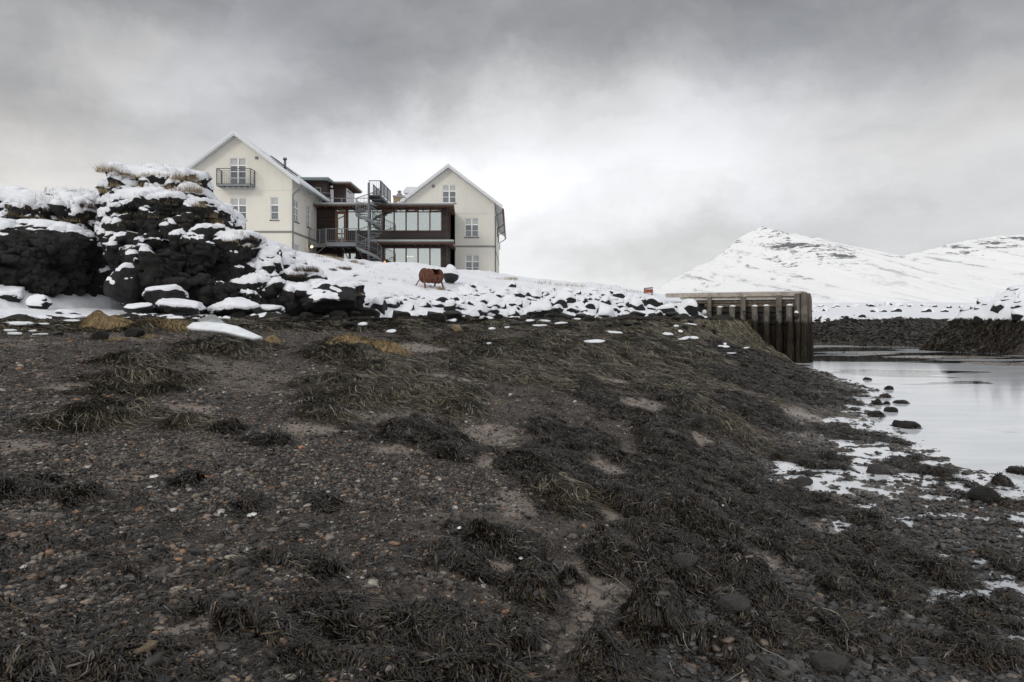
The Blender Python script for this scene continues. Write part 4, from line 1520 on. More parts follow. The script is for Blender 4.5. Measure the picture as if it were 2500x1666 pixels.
# ------------------------------------------------------------------ pebbles
def pebble_field(n, y0, y1, power, base, seed, rmed, rsig, rmin_f, x0=-150, x1=2650, prob=None):
    rg = np.random.default_rng(seed)
    X, Y = sample_ground(n, y0, y1, power, x0, x1)
    w = lookup(weed, X, Y)
    sa = lookup(sand, X, Y)
    hh = lookup(H, X, Y)
    p = (1 - w * 0.93) * (1 - sa * 0.72)
    pxx = HX + X / Y * F
    p = p * (np.interp(pxx, [0, 900, 1300, 1700, 2500], [1, 1, .75, .35, .18]) if seed != 35 else 1)
    ok = (rg.uniform(size=len(X)) < p) & (hh < 2.3) & (hh > -0.03)
    X, Y, hh = X[ok], Y[ok], hh[ok]
    m = len(X)
    r = np.minimum(rmed * np.exp(rg.normal(0, rsig, m)), 0.05)
    r = np.maximum(r, Y * rmin_f)
    v, f = base
    sc = np.stack([rg.uniform(.75, 1.25, m), rg.uniform(.65, 1.1, m), rg.uniform(.32, .65, m)], -1) * r[:, None]
    th = rg.uniform(0, 6.28, m)
    jit = 1 + rg.uniform(-.16, .16, (m, len(v), 1))
    P3 = v[None] * jit * sc[:, None, :]
    c, s_ = np.cos(th)[:, None], np.sin(th)[:, None]
    x = P3[..., 0] * c - P3[..., 1] * s_
    y = P3[..., 0] * s_ + P3[..., 1] * c
    z = P3[..., 2] + x * rg.uniform(-.25, .25, (m, 1)) + y * rg.uniform(-.25, .25, (m, 1))
    V_ = np.stack([x + X[:, None], y + Y[:, None], z + (hh + sc[:, 2] * 0.35)[:, None]], -1).reshape(-1, 3)
    F_ = (f[None] + (np.arange(m) * len(v))[:, None, None]).reshape(-1, 3)
    return V_, F_


pb = joinm([pebble_field(90000, 1130, 1790, 1.0, ICO2, 31, .0070, .55, .00055), pebble_field(210000, 790, 1250, 1.2, ICO1, 32, .010, .5, .00075)])
o_ = link('pebbles', mesh_np('pebbles', pb[0], pb[1], PEB, True))
tag(o_, 'small grey, brown and orange beach pebbles', 'pebbles', kind='stuff')
# larger cobbles
wb = pebble_field(30000, 890, 1790, 1.0, ICO2, 35, .017, .6, .0009, 1600, 2650)
o_ = link('wet_stones', mesh_np('wet_stones', wb[0], wb[1], PEBD, True))
tag(o_, 'dark wet stones strewn over the muddy flat by the water', 'stones', kind='stuff')
cb = joinm([pebble_field(1500, 860, 1790, 1.0, ICO2, 33, .028, .35, .0012), pebble_field(1500, 790, 1000, 1.0, ICO2, 34, .045, .4, .002)])
o_ = link('cobbles', mesh_np('cobbles', cb[0], cb[1], PEB, True))
tag(o_, 'larger cobbles scattered over the gravel foreshore', 'cobbles', kind='stuff')

# islets are weed-covered stones in the water edge; each a thing
for i, (px, py, rx, ry) in enumerate(ISLETS):
    Yc = CAMZ * F / (py + ry * 0.4 - HY)
    x = (px - HX) / F * Yc
    make_boulder('rock', 450 + i, (x, Yc, 0.03), (rx / F * Yc * .9, rx / F * Yc * .8, ry / F * Yc * .85), 0.3 * i,
                 ['smallest weedy rock in the creek, nearest the pier', 'weed-tufted rock in the creek, second from the pier', 'weedy rock at the shore below the second creek rock', 'little weedy rock touching the shoreline', 'wide flat weedy rock standing free in the creek',
                  'round weedy rock just below the wide flat one in the creek', 'largest weedy rock in the creek', 'weedy rock on the shoreline inside the small creek rocks', 'weedy shoreline rock left of the largest creek rock', 'tall weedy rock at the right picture edge by the water', 'weedy rock on the shore at the far right'][i],
                 'rock', None, ROCKW, snow=False, cuts=5, rough=.2)

# ------------------------------------------------------------------ ice slabs
def ice_slab(px0, px1, py0, py1, label, slope=0.0, thick=None, maxY=36.0, shape=None, mat=None, name='ice_slab'):
    cx = (px0 + px1) / 2
    Y = float(ground_hit(H, cx, py1)[0])
    Y = min(Y, maxY) if Y == Y else maxY
    k = Y / F
    Wd = (px1 - px0) * k
    hgt = (py1 - py0) * k
    D = min(max(0.32 * Wd, 0.2), 1.4)
    th = thick or max(0.025, min(.06, 0.16 * hgt))
    dep = math.atan((py1 - HY) / F)                 # how far below the horizon it is seen
    if dep > 0.1:
        D, tilt = hgt / math.sin(dep), 0.03
    else:
        tilt = max(0.02, math.asin(min(0.85, max(0.02, (hgt - th) / D))) - dep)
    rg = random.Random(int(px0 * 7 + py0))
    pts = shape
    if pts is None:
        n = rg.randint(14, 20)
        pr = [rg.uniform(.28, 1.15) for _ in range(5)]
        pts = []
        skew = rg.uniform(-.7, .7)
        for i in range(n):
            a = max(0, 2 * math.pi * (i + rg.uniform(-.32, .32)) / n)
            q_ = a / (2 * math.pi) * 5
            r = (pr[int(q_) % 5] * (1 - q_ % 1) + pr[(int(q_) + 1) % 5] * (q_ % 1)) * rg.uniform(.84, 1.12)
            pts.append((math.cos(a) * r + skew * math.sin(a) * r * .5, math.sin(a) * r))
    poly = []
    for (u, v) in pts:
        x = cx * 0 + u * Wd / 2
        d = (v + 1) / 2 * D
        poly.append(Vector((x, d * math.cos(tilt), d * math.sin(tilt) - slope * x)))
    X = (cx - HX) * k
    z = gz(X, Y + .1) + 0.015
    # build a soft-edged slab: base ring, shoulder ring, inset top
    c = sum(poly, Vector()) / len(poly)
    mb = MB()
    up = Vector((0, -math.sin(tilt), math.cos(tilt)))
    rings = [(1.0, -0.5), (1.0, 0.55), (0.96, 0.95), (0.75, 1.0)]
    vs = []
    for (sc, hh) in rings:
        vs += [c + (p - c) * sc + up * th * hh for p in poly]
    vs.append(c + up * th * 1.08)
    n = len(poly)
    fs = [tuple(range(n))[::-1]]
    for r_ in range(len(rings) - 1):
        for i in range(n):
            j = (i + 1) % n
            fs.append((r_ * n + i, r_ * n + j, (r_ + 1) * n + j, (r_ + 1) * n + i))
    l_ = (len(rings) - 1) * n
    for i in range(n):
        fs.append((l_ + i, l_ + (i + 1) % n, len(vs) - 1))
    mb.add(vs, fs)
    o_ = mb.build(name, mat or ICE, None, True, (X, Y, z))
    tag(o_, label, 'ice' if name != 'shell' else 'shell', 'broken ice slabs on the weed' if name == 'ice_slab' else None)
    return o_


big_shape = [(-1, .1), (-.95, .75), (-.7, 1), (-.2, .95), (.25, .6), (1.0, -.75), (.78, -1.0), (.3, -.6), (0, -.3), (-.4, -.2), (-.85, -.15)]
ice_slab(442, 640, 789, 828, 'biggest white ice slab, long and tapering, lying on weed below the black outcrop', 0.06, .05, 20, big_shape)
CLR = bpy.data.materials.new('clear_ice')
CLR.use_nodes = True
bs_ = CLR.node_tree.nodes['Principled BSDF']
bs_.inputs['Base Color'].default_value = (.75, .78, .78, 1)
bs_.inputs['Roughness'].default_value = .15
bs_.inputs['Transmission Weight'].default_value = .75
bs_.inputs['IOR'].default_value = 1.31
ice_slab(466, 556, 768, 797, 'glassy clear triangular ice shard propped behind the biggest slab', 0.05, .03, 21, [(-1, -.7), (-.05, 1), (.2, 1), (1, -.9), (.1, -.6)], CLR)
for (a, b_, c, d, lab) in ((861, 907, 784, 797, 'pointed ice slab among dark rocks right of the outcrop'), (940, 976, 805, 815, 'thin narrow ice sliver left of the tan boulder'), (1087, 1125, 777, 789, 'ragged ice plate just under the snow line above the tan boulder'),
                           (1192, 1215, 798, 810, 'small ice chunk left of the tall dark rock right of the tan boulder'), (1224, 1248, 797, 804, 'tiny flat ice piece right of the tan boulder'), (1286, 1347, 792, 803, 'wedge-shaped ice plate in the lower row below the sea wall'),
                           (1284, 1310, 781, 788, 'small ice plate behind the wedge-shaped one'), (1309, 1350, 781, 788, 'long ice plate under the middle of the sea wall'), (1345, 1384, 786, 797, 'slanting ice strip right of the wedge-shaped plate'), (1398, 1420, 778, 783, 'short ice strip tight under the sea wall'),
                           (1462, 1519, 808, 816, 'slender ice slab, upper of two lone ones on the weed slope'), (1410, 1502, 832, 844, 'long lone ice slab lowest on the weed slope before the pier'), (1187, 1199, 838, 843, 'tiny ice chip on the open weed'),
                           (1668, 1709, 789, 795, 'ice streak highest on the bank left of the pier'), (1644, 1662, 793, 800, 'little ice scrap above the round ice lumps'), (1655, 1672, 806, 817, 'round ice lump on the bank left of the pier'), (1619, 1650, 814, 824, 'diagonal ice streak left of the round lump'),
                           (1650, 1692, 822, 835, 'broken ice streak below the round lump'), (1680, 1707, 820, 829, 'thin arched ice flake on the weedy bank'), (1762, 1780, 834, 849, 'upright ice shard near the pier foot'), (1752, 1786, 845, 853, 'flat ice piece beneath the upright shard'),
                           (1808, 1843, 847, 854, 'thick ice block nearest the pier piles'), (1772, 1806, 863, 868, 'faint thin ice strip lowest by the pier'),
                           (-6, 42, 806, 812, 'ice plate cut by the left picture edge'), (8, 50, 813, 820, 'lower ice plate at the left edge'), (53, 89, 806, 813, 'ice plate second from the left on the gravel'), (74, 117, 816, 820, 'thin ice strip lowest on the left gravel'),
                           (-20, 70, 786, 797, 'broad broken ice sheet in the left corner under the snow bank'), (60, 125, 789, 797, 'middle piece of the broken ice sheet under the snow bank'), (120, 196, 781, 790, 'right piece of the broken ice sheet by the golden weed')):
    ice_slab(a, b_, c, d, lab, random.uniform(-.05, .05))
for (px, py, r, lab) in ((362, 1169, 11, 'white shell fragment on the left gravel'), (608, 1262, 14, 'larger white shell piece on the gravel'), (1120, 1296, 7, 'yellow-white shell right of the larger shell piece'), (1272, 1376, 6, 'tiny bright shell chip in the middle foreground'), (272, 1116, 0, '')):
    if r:
        ice_slab(px - r, px + r, py - r * .45, py + r * .45, lab, 0, .004, 30, None, SHELL, 'shell')
fs_ = ice_slab(290, 361, 1592, 1622, 'flat tan stone tile with cut corners, bottom left', 0, .014, 30, [(-1, .2), (-.5, 1), (.9, .7), (1, .1), (.2, -1)], ROCKT, 'shell')
fs_.name = 'flat_stone'
fs_['category'] = 'stone'

# ------------------------------------------------------------------ grass and heather
def blades(c, n, spread, L, seed, lean=0.35, w=0.006, up=None):
    rg = np.random.default_rng(seed)
    S = 4
    a = rg.uniform(0, 6.28, n)
    r = np.sqrt(rg.uniform(0, 1, n)) * spread
    root = np.stack([c[0] + np.cos(a) * r, c[1] + np.sin(a) * r, np.full(n, c[2] - 0.03)], -1)
    th = rg.uniform(0, 6.28, n)
    ln = rg.uniform(.4, 1, n) * L
    le = np.abs(rg.normal(0, lean, n))
    pts = np.zeros((n, S, 3))
    for j in range(S):
        t = j / (S - 1)
        pts[:, j, 0] = root[:, 0] + np.cos(th) * ln * le * t ** 1.7
        pts[:, j, 1] = root[:, 1] + np.sin(th) * ln * le * t ** 1.7
        pts[:, j, 2] = root[:, 2] + ln * t * (1 - 0.35 * le * t)
    side = np.stack([np.cos(a * 3), np.sin(a * 3) * .4, np.zeros(n)], -1)
    ww = max(w, c[1] * 0.00042)
    return ribbons(pts, np.full((n, S), ww) * np.linspace(1, .25, S)[None], side)


gp = []
tid = 0
for (px, py, n, sp, L, ln) in [(268, 420, 420, .45, .34, .9), (300, 432, 260, .4, .25, .9), (262, 470, 220, .3, .3, .8), (283, 455, 200, .2, .26, .6), (330, 435, 160, .4, .22, .8), (380, 430, 200, .5, .2, .8), (352, 455, 120, .3, .22, .8),
                               (440, 440, 330, .4, .4, .7), (462, 450, 420, .35, .48, .6), (475, 470, 300, .3, .4, .8), (430, 470, 240, .3, .34, .8), (410, 462, 120, .25, .25, .6), (485, 505, 200, .3, .3, .9), (525, 545, 220, .3, .3, .9), (510, 530, 160, .3, .3, .9),
                               (560, 590, 120, .3, .22, .9), (600, 600, 100, .3, .2, .9), (585, 575, 90, .25, .25, .8), (128, 470, 60, .3, .28, .4), (178, 470, 50, .3, .2, .6), (60, 510, 60, .6, .35, .3), (105, 490, 50, .4, .35, .3), (40, 525, 60, .4, .25, .6), (70, 530, 100, .3, .15, .9),
                               (175, 540, 90, .3, .16, .9), (90, 535, 60, .3, .14, .9), (200, 465, 40, .6, .3, .3), (380, 412, 40, .8, .25, .4), (650, 615, 60, .3, .2, .8), (625, 595, 70, .25, .22, .8),
                               (772, 628, 60, .5, .3, .5), (805, 632, 140, .5, .42, .4), (825, 636, 120, .4, .36, .5), (862, 643, 170, .3, .36, .6), (880, 648, 80, .3, .36, .5), (790, 640, 60, .5, .2, .6), (905, 655, 40, .3, .2, .5), (995, 660, 70, .2, .16, .8),
                               (955, 687, 80, .25, .2, .8), (885, 690, 120, .25, .18, .9), (870, 720, 160, .3, .16, .9), (940, 722, 160, .6, .16, .9), (985, 724, 120, .4, .16, .9), (1078, 712, 200, .22, .34, .4), (1048, 703, 90, .25, .25, .6), (1035, 710, 80, .25, .2, .6), (1120, 695, 120, .3, .16, .9),
                               (1128, 718, 120, .3, .18, .8), (1150, 718, 90, .3, .16, .8), (1160, 725, 60, .3, .16, .8), (1090, 695, 90, .3, .16, .9), (1240, 685, 160, .6, .28, .6), (1250, 684, 120, .4, .32, .5), (1205, 682, 60, .6, .2, .5), (1300, 692, 90, 1.2, .25, .4), (1370, 700, 110, 1.5, .28, .4),
                               (1390, 702, 60, .8, .4, .3), (1340, 697, 60, 1.0, .24, .4), (1440, 706, 80, 1.5, .22, .4), (1490, 711, 60, 1.5, .2, .4), (1530, 714, 50, 1.2, .2, .4), (1285, 705, 80, .4, .14, .9), (1340, 720, 90, .4, .14, .9), (1270, 700, 60, .3, .14, .9)]:
    tid += 1
    c = cast(px, py)
    if c is None:
        for dy in range(2, 40, 3):
            c = cast(px, py + dy)
            if c is not None:
                break
    if c is not None and c.y < 70:
        gp.append(blades(c, n, sp, L, 500 + tid, ln))
# sparse stalks poking through the snow of the slope
for _ in range(520):
    px = random.uniform(640, 1600)
    py = random.uniform(600, 760)
    c = cast(px, py)
    if c is not None and 28 < c.y < 60 and gz(c.x, c.y) > 2.9:
        gp.append(blades(c, random.randint(4, 16), random.uniform(.1, .5), random.uniform(.1, .26), 900 + _, .5, .004))
for _ in range(60):
    c = cast(random.uniform(-20, 480), random.uniform(465, 560))
    if c is not None and c.y < 32:
        gp.append(blades(c, random.randint(4, 22), random.uniform(.1, .4), random.uniform(.08, .22), 1300 + _, .5, .004))
vgr = joinm(gp)
o_ = link('dry_grass', mesh_np('dry_grass', vgr[0], vgr[1], GRASS, True))
tag(o_, 'straw-coloured dry grass poking through the snow', 'grass', kind='stuff')

for i, (px, py, n, sp, L, lab) in enumerate(((128, 515, 420, .42, .26, 'dark heather bush on the left snowy mound'), (215, 505, 260, .3, .34, 'upright heather bush left of the outcrop tower'), (190, 540, 300, .4, .2, 'low brown heather at the cliff edge left of the tower'), (42, 527, 160, .3, .16, 'small green-brown heather at the far left crest'),
                                            (745, 660, 900, .50, .28, 'biggest brown heather bush on the slope beside the outcrop'), (725, 672, 400, .4, .2, 'dark heather tucked against the outcrop right side'), (838, 655, 900, .5, .26, 'wide brown heather bush in front of the spiral stair'), (812, 658, 350, .25, .24, 'small heather bush left of the wide one'),
                                            (872, 672, 200, .2, .18, 'small heather tuft right of the wide bush'), (805, 684, 420, .4, .14, 'flat dark heather patch below the bushes'), (923, 691, 160, .16, .14, 'tiny dark heather spot left of the barrel'), (610, 582, 300, .3, .2, 'heather on the outcrop shoulder before the white house'))):
    c = cast(px, py + 4)
    if c is None:
        continue
    v, q = blades((0, 0, 0.0), n, sp, L, 700 + i, .9, .011)
    v[:, 2] += 0.02
    o_ = link('heather_bush', mesh_np('heather_bush', v, q, HEATH, True), None, c)
    tag(o_, lab, 'heather')

# ------------------------------------------------------------------ buildings
class Fr:
    """wall frame: origin, horizontal unit u, outward normal n"""
    def __init__(s, o, u, n):
        s.o, s.u, s.n = Vector(o), Vector(u), Vector(n)

    def p(s, u, v, d=0.0):
        return s.o + s.u * u + Vector((0, 0, v)) + s.n * d

    def box(s, mb, u0, u1, v0, v1, d0, d1):
        c = s.p((u0 + u1) / 2, (v0 + v1) / 2, (d0 + d1) / 2)
        return mb.obox(c, s.u * (u1 - u0) / 2, s.n * (d1 - d0) / 2, Vector((0, 0, (v1 - v0) / 2)))


def wall(fr, outline, holes, name, mat, parent, depth=0.16):
    loops = [[Vector((u, v, 0)) for u, v in outline]]
    for (u0, v0, u1, v1) in holes:
        loops.append([Vector(a) for a in ((u0, v0, 0), (u0, v1, 0), (u1, v1, 0), (u1, v0, 0))])
    tris = tessellate_polygon(loops)
    flat_ = [p for lp in loops for p in lp]
    mb = MB()
    mb.add([fr.p(p.x, p.y, 0) for p in flat_], tris)
    for (u0, v0, u1, v1) in holes:
        cs = [(u0, v0), (u1, v0), (u1, v1), (u0, v1)]
        for i in range(4):
            a, b_ = cs[i], cs[(i + 1) % 4]
            mb.add([fr.p(*a, 0), fr.p(*b_, 0), fr.p(*b_, -depth), fr.p(*a, -depth)], [(0, 1, 2, 3)])
    return mb.build(name, mat, parent)


def window(parent, fr, rect, cols, rows, blind=1, sill=True, mat=None, doorlike=False):
    """rows: fractions of the row boundaries from the top, e.g. (0.34, 0.67)"""
    mat = mat or WHITE
    u0, v0, u1, v1 = rect
    b_ = 0.055
    mb = MB()
    d0, d1 = -0.12, -0.045
    fr.box(mb, u0, u1, v1 - b_, v1, d0, d1)
    fr.box(mb, u0, u1, v0, v0 + b_, d0, d1)
    fr.box(mb, u0, u0 + b_, v0 + b_, v1 - b_, d0, d1)
    fr.box(mb, u1 - b_, u1, v0 + b_, v1 - b_, d0, d1)
    ue = [u0] + [u0 + (u1 - u0) * (i + 1) / cols for i in range(cols)]
    rr = [0] + list(rows) + [1]
    ve = [v1 - (v1 - v0) * r for r in rr]
    for i in range(1, cols):
        fr.box(mb, ue[i] - .05, ue[i] + .05, v0 + b_, v1 - b_, d0 + .005, d1 + .012)
    for j in range(1, len(ve) - 1):
        w = .045 if j == 1 else .022
        for i in range(cols):
            a = ue[i] + (.055 if i == 0 else .052)
            c = ue[i + 1] - (.055 if i == cols - 1 else .052)
            fr.box(mb, a, c, ve[j] - w, ve[j] + w, d0 + .01, d1 - .004)
    w_o = mb.build('window', mat, parent)
    m2 = MB()
    fr.box(m2, u0 + .02, u1 - .02, v0 + .02, ve[1] if blind else v1 - .02, -.112, -.098)
    m2.build('pane', PANED, w_o)
    if blind:
        m3 = MB()
        fr.box(m3, u0 + .02, u1 - .02, ve[1] + .001, v1 - .02, -.112, -.098)
        m3.build('blind', BLIND, w_o)
    if sill:
        m4 = MB()
        fr.box(m4, u0 - .04, u1 + .04, v0 - .07, v0 - .003, -.12, .05)
        m4.build('sill', SLATE, w_o)
    return w_o


def pxr(px0, px1, py0, py1, Y):
    a, b_ = P(px0, py1, Y), P(px1, py0, Y)
    return (a.x, a.z, b_.x, b_.z)


def gable_house(name, xc, Y0, Y1, half, zeave, zapex, wins, side_wins, plaster, label, ztop_band, zbase, left_detail=False):
    root = empty(name, (xc, Y0, zbase), label, 'house')
    f = Fr((0, Y0, 0), (1, 0, 0), (0, -1, 0))
    zb = zbase - 2.5
    holes = [w[0] for w in wins]
    wall(f, [(xc - half, zb), (xc - half, zeave), (xc, zapex), (xc + half, zeave), (xc + half, zb)], holes, 'gable_wall', plaster, root)
    fs = Fr((xc + half, 0, 0), (0, 1, 0), (1, 0, 0))
    wall(fs, [(Y0, zb), (Y0, zeave), (Y1, zeave), (Y1, zb)], [w[0] for w in side_wins], 'side_wall', plaster, root)
    mb = MB()
    mb.add([(xc - half, Y0, zb), (xc - half, Y0, zeave), (xc - half, Y1, zeave), (xc - half, Y1, zb)], [(0, 1, 2, 3)])
    mb.build('side_wall', plaster, root)
    mb = MB()
    mb.add([(xc - half, Y1, zb), (xc - half, Y1, zeave), (xc, Y1, zapex), (xc + half, Y1, zeave), (xc + half, Y1, zb)], [(0, 1, 2, 3, 4)])
    mb.build('back_wall', plaster, root)
    for (rect, cols, rows, blind, sill) in wins:
        window(root, f, rect, cols, rows, blind, sill)
    for (rect, cols, rows, blind, sill) in side_wins:
        window(root, fs, rect, cols, rows, blind, sill)
    # roof slabs
    sl = (zapex - zeave) / half
    ov, th = 0.66, 0.16
    yf, yb = Y0 - 0.55, Y1 + 0.3
    mb = MB()
    for sgn in (-1, 1):
        xe = xc + sgn * (half + ov)
        ze = zapex + 0.05 - sl * (half + ov)
        p = [(xc, yf + .06, zapex + .05), (xe, yf + .06, ze), (xe, yf + .06, ze + th), (xc, yf + .06, zapex + .05 + th)]
        mb.extrude(p, (0, yb - yf - .06, 0))
    mb.build('roof', ROOFM, root)
    mb = MB()
    for sgn in (-1, 1):
        xe = xc + sgn * (half + ov + .03)
        ze = zapex + 0.05 - sl * (half + ov + .03)
        p = [(xc, yf, zapex - .05), (xe, yf, ze - .10), (xe, yf, ze + th + .04), (xc, yf, zapex + .09 + th)]
        mb.extrude(p, (0, .055, 0))
        p = [(xc, yf - .03, zapex + .05), (xe, yf - .03, ze), (xe, yf - .03, ze + th + .045), (xc, yf - .03, zapex + .095 + th)]
        mb.extrude(p, (0, .028, 0))
    mb.build('bargeboard', TRIM, root)
    if left_detail:
        mb = MB()
        n = 34
        for i in range(n):
            t = (i + .5) / n
            for sgn in (-1, 1):
                x = xc + sgn * (half + ov) * t
                z = zapex + .045 - sl * (half + ov) * t
                mb.obox((x, yf + .30, z - .035), Vector((.03, 0, -sgn * .03 * sl)), (0, .22, 0), (0, 0, .035))
        mb.build('soffit_slats', TRIM, root)
    # bands
    mb = MB()
    f.box(mb, xc - half, xc + half + .03, ztop_band - .07, ztop_band + .07, .001, .03)
    fs.box(mb, Y0 - .03, Y1, ztop_band - .07, ztop_band + .07, .001, .028)
    mb.build('string_course', BAND, root)
    zc = zeave - .32 * 1
    mb = MB()
    f.box(mb, xc - half, xc + half, zc - .52 - .035, zc - .52 + .035, .001, .018)
    mb.build('plaster_band', plaster, root)
    return root, f, fs, sl, ov


kY = 48 / F
L_wins = [
    (pxr(561, 601, 386, 452, 48), 2, (.27, .50, .74), 1, False),
    (pxr(562, 602, 483, 537, 48), 2, (.345, .665), 1, True),
    (pxr(660, 680.5, 481.5, 537, 48), 1, (.345, .665), 1, True),
    (pxr(660, 680.5, 591, 646, 48), 1, (.345, .665), 1, True),
    (pxr(562, 602, 591, 646, 48), 2, (.345, .665), 1, True)]
zt, zb_ = 2.4 + 8.14, 2.4 + 6.62
xs = -15.16
L_side = [((48.47, zb_, 49.5, zt), 2, (.345, .665), 0, True), ((51.4, zb_, 52.4, zt), 2, (.345, .665), 0, True), ((48.55, zb_ - 3.1, 49.55, zt - 3.1), 2, (.345, .665), 0, True)]
left_h, lf_, lfs, sl_, ov_ = gable_house('white_house', -18.97, 48, 62, 3.81, 11.92, 14.80, L_wins, L_side, PLA, 'cream white gabled house with steel balcony, left of the brown wooden building', 8.2, 6.3, True)
R_wins = [
    (pxr(1080, 1113.5, 451.5, 496, 58), 2, (.345, .665), 1, True),
    (pxr(1135, 1168.5, 533, 579, 58), 2, (.345, .665), 1, True),
    (pxr(1136.5, 1170, 623, 669, 58), 2, (.345, .665), 1, True)]
right_h, rf_, rfs, _, _ = gable_house('white_house', -5.27, 58, 79, 3.81, 11.82, 14.73, R_wins, [], PLB, 'greyish white gabled house with small panes, right of the brown wooden building', 8.2, 5.4)

# vents, downpipes, gutters
for root, f, r_ in ((left_h, lf_, pxr(623.5, 629.5, 383, 389, 48)), (right_h, rf_, pxr(1055, 1061, 452, 458, 58))):
    mb = MB()
    f.box(mb, *[r_[0], r_[2], r_[1], r_[3]], .002, .08)
    for i in range(3):
        z = r_[1] + (r_[3] - r_[1]) * (i + .5) / 3
        f.box(mb, r_[0] + .02, r_[2] - .02, z - .012, z + .012, .08, .1)
    mb.build('wall_vent', STEEL, root)
mb = MB()
mb.tube([(-14.42, 47.55, 11.28), (-14.55, 47.7, 11.1), (-15.08, 47.93, 10.78), (-15.08, 47.92, 10.55), (-15.08, 47.92, 3.9)], .055, 8)
mb.build('downpipe', STEEL, left_h, True)
mb = MB()
mb.tube([(-14.43, 47.4, 11.36), (-14.43, 61.9, 11.36)], .075, 8)
mb.build('gutter', GUTTER, left_h, True)
mb = MB()
mb.tube([(-14.45, 53.0, 11.3), (-14.75, 53.2, 11.05), (-15.08, 53.4, 10.9)], .05, 8)
mb.build('downpipe', STEEL, left_h, True)
mb = MB()
mb.tube([(-.74, 57.4, 11.2), (-.74, 79.2, 11.2)], .085, 8)
mb.build('gutter', GUTR, right_h, True)
for y in (57.95, 66, 71.5, 78.8):
    mb = MB()
    mb.tube([(-.76, y, 11.1), (-.95, y, 10.95), (-1.38, y, 10.7), (-1.38, y, 10.3), (-1.38, y, 3.9 if y in (57.95,) else 9.9)], .045, 6)
    mb.build('downpipe', STEELD, right_h, True)
# roof vent stack and skylight edge on the left house
mb = MB()
mb.tube([(-16.3, 50.0, 12.9), (-16.3, 50.0, 13.62)], .09, 10)
mb.tube([(-16.3, 50.0, 13.62), (-16.3, 50.0, 13.76)], .15, 10, radii=[.15, .13])
mb.build('vent_stack', STEEL, left_h, True)
mb = MB()
a_, c_ = Vector((-17.05, 49.2, 0)), Vector((-15.55, 49.2, 0))
for v_ in (a_, c_):
    v_.z = 14.85 + .26 - sl_ * (v_.x + 18.97)
mb.extrude([a_, c_, c_ + Vector((0, 0, .10)), a_ + Vector((0, 0, .10))], (0, 1.4, 0))
mb.build('skylight', STEELD, left_h)

# balcony on the left gable
def mesh_panel(mb, p0, p1, z0, z1, nx, nz, w=.007):
    p0, p1 = Vector(p0), Vector(p1)
    for i in range(nx + 1):
        q = p0.lerp(p1, i / nx)
        mb.bar((q.x, q.y, z0), (q.x, q.y, z1), w)
    for j in range(nz + 1):
        z = z0 + (z1 - z0) * j / nz
        mb.bar((p0.x, p0.y, z), (p1.x, p1.y, z), w)


bx0, bx1 = -20.02, -17.74
bz0, bz1 = 2.4 + 322 * 47.2 / F, 2.4 + 360 * 47.2 / F
mb = MB()
mb.box(bx0, bx1, 47.2, 47.995, bz0 - .03, bz0 + .02)
for i in range(6):
    x = bx0 + .15 + (bx1 - bx0 - .3) * i / 5
    mb.bar((x, 47.22, bz0 - .07), (x + .12, 47.98, bz0 - .07), .04, .08)
for (a, c) in (((bx0, 47.2), (bx1, 47.2)), ((bx0, 47.2), (bx0, 47.98)), ((bx1, 47.2), (bx1, 47.98))):
    mb.bar((*a, bz0 - .06), (*c, bz0 - .06), .05, .14)
balc = mb.build('balcony', STEEL, left_h)
mb = MB()
for (a, c) in (((bx0, 47.2), (bx1, 47.2)), ((bx0, 47.2), (bx0, 47.97)), ((bx1, 47.2), (bx1, 47.97))):
    mb.bar((*a, bz1), (*c, bz1), .045)
    mb.bar((*a, bz0 + .06), (*c, bz0 + .06), .03)
    mb.bar((*a, bz1 - .14), (*c, bz1 - .14), .02)
    mesh_panel(mb, (*a, 0), (*c, 0), bz0 + .06, bz1 - .14, 17 if a[1] == c[1] else 6, 8)
for p in ((bx0, 47.2), (bx1, 47.2), (bx0, 47.96), (bx1, 47.96)):
    mb.bar((*p, bz0 - .05), (*p, bz1), .05)
mb.build('railing', STEELD, balc)

# ---- brown link building
link_b = empty('wooden_building', (-10, 54, 5.8), 'dark brown boarded building with tall windows between the two white houses', 'building')
FY = 54.0
f = Fr((0, FY, 0), (1, 0, 0), (0, -1, 0))
kx = FY / F
X_ = lambda px: (px - HX) * kx
Z_ = lambda py: CAMZ + (HY - py) * kx
xr = X_(1089.4)
zroof, zlow = 10.83, 8.02
posts_u = [848.5, 875, 904, 933.3, 962, 991.2, 1020.4, 1049.4, 1078]
posts_l = [933.3, 962, 991.2, 1020.4, 1049.4, 1077]
uw = (X_(848.5), Z_(564.7), X_(1078), 10.78)
dr = (X_(818.5), Z_(592), X_(845), 10.76)
lw = (X_(933.3), 4.6, X_(1077), Z_(604.5))
ld = (X_(835), 4.9, X_(872), Z_(615.5))
wall(f, [(-15.16, 4), (-15.16, zroof), (xr, zroof), (xr, 4)], [uw, (dr[0], dr[1], dr[2] - .004, dr[3]), lw, ld], 'boarded_wall', BOARD, link_b, .2)
fs2 = Fr((xr, 0, 0), (0, 1, 0), (1, 0, 0))
wall(fs2, [(FY, 4), (FY, zroof), (58, zroof), (58, 4)], [(54.9, Z_(564.7), 57.4, 10.78)], 'boarded_wall', BOARDK, link_b, .2)
# corner boards, dark apron under the upper windows
mb = MB()
f.box(mb, X_(878), xr + .04, Z_(589), Z_(565.5), .003, .07)
mb.build('apron_boards', BOARDK, link_b)
mb = MB()
f.box(mb, X_(1078) + .03, xr + .03, 4.2, zroof - .03, .004, .05)
mb.build('corner_boards', BOARDK, link_b)
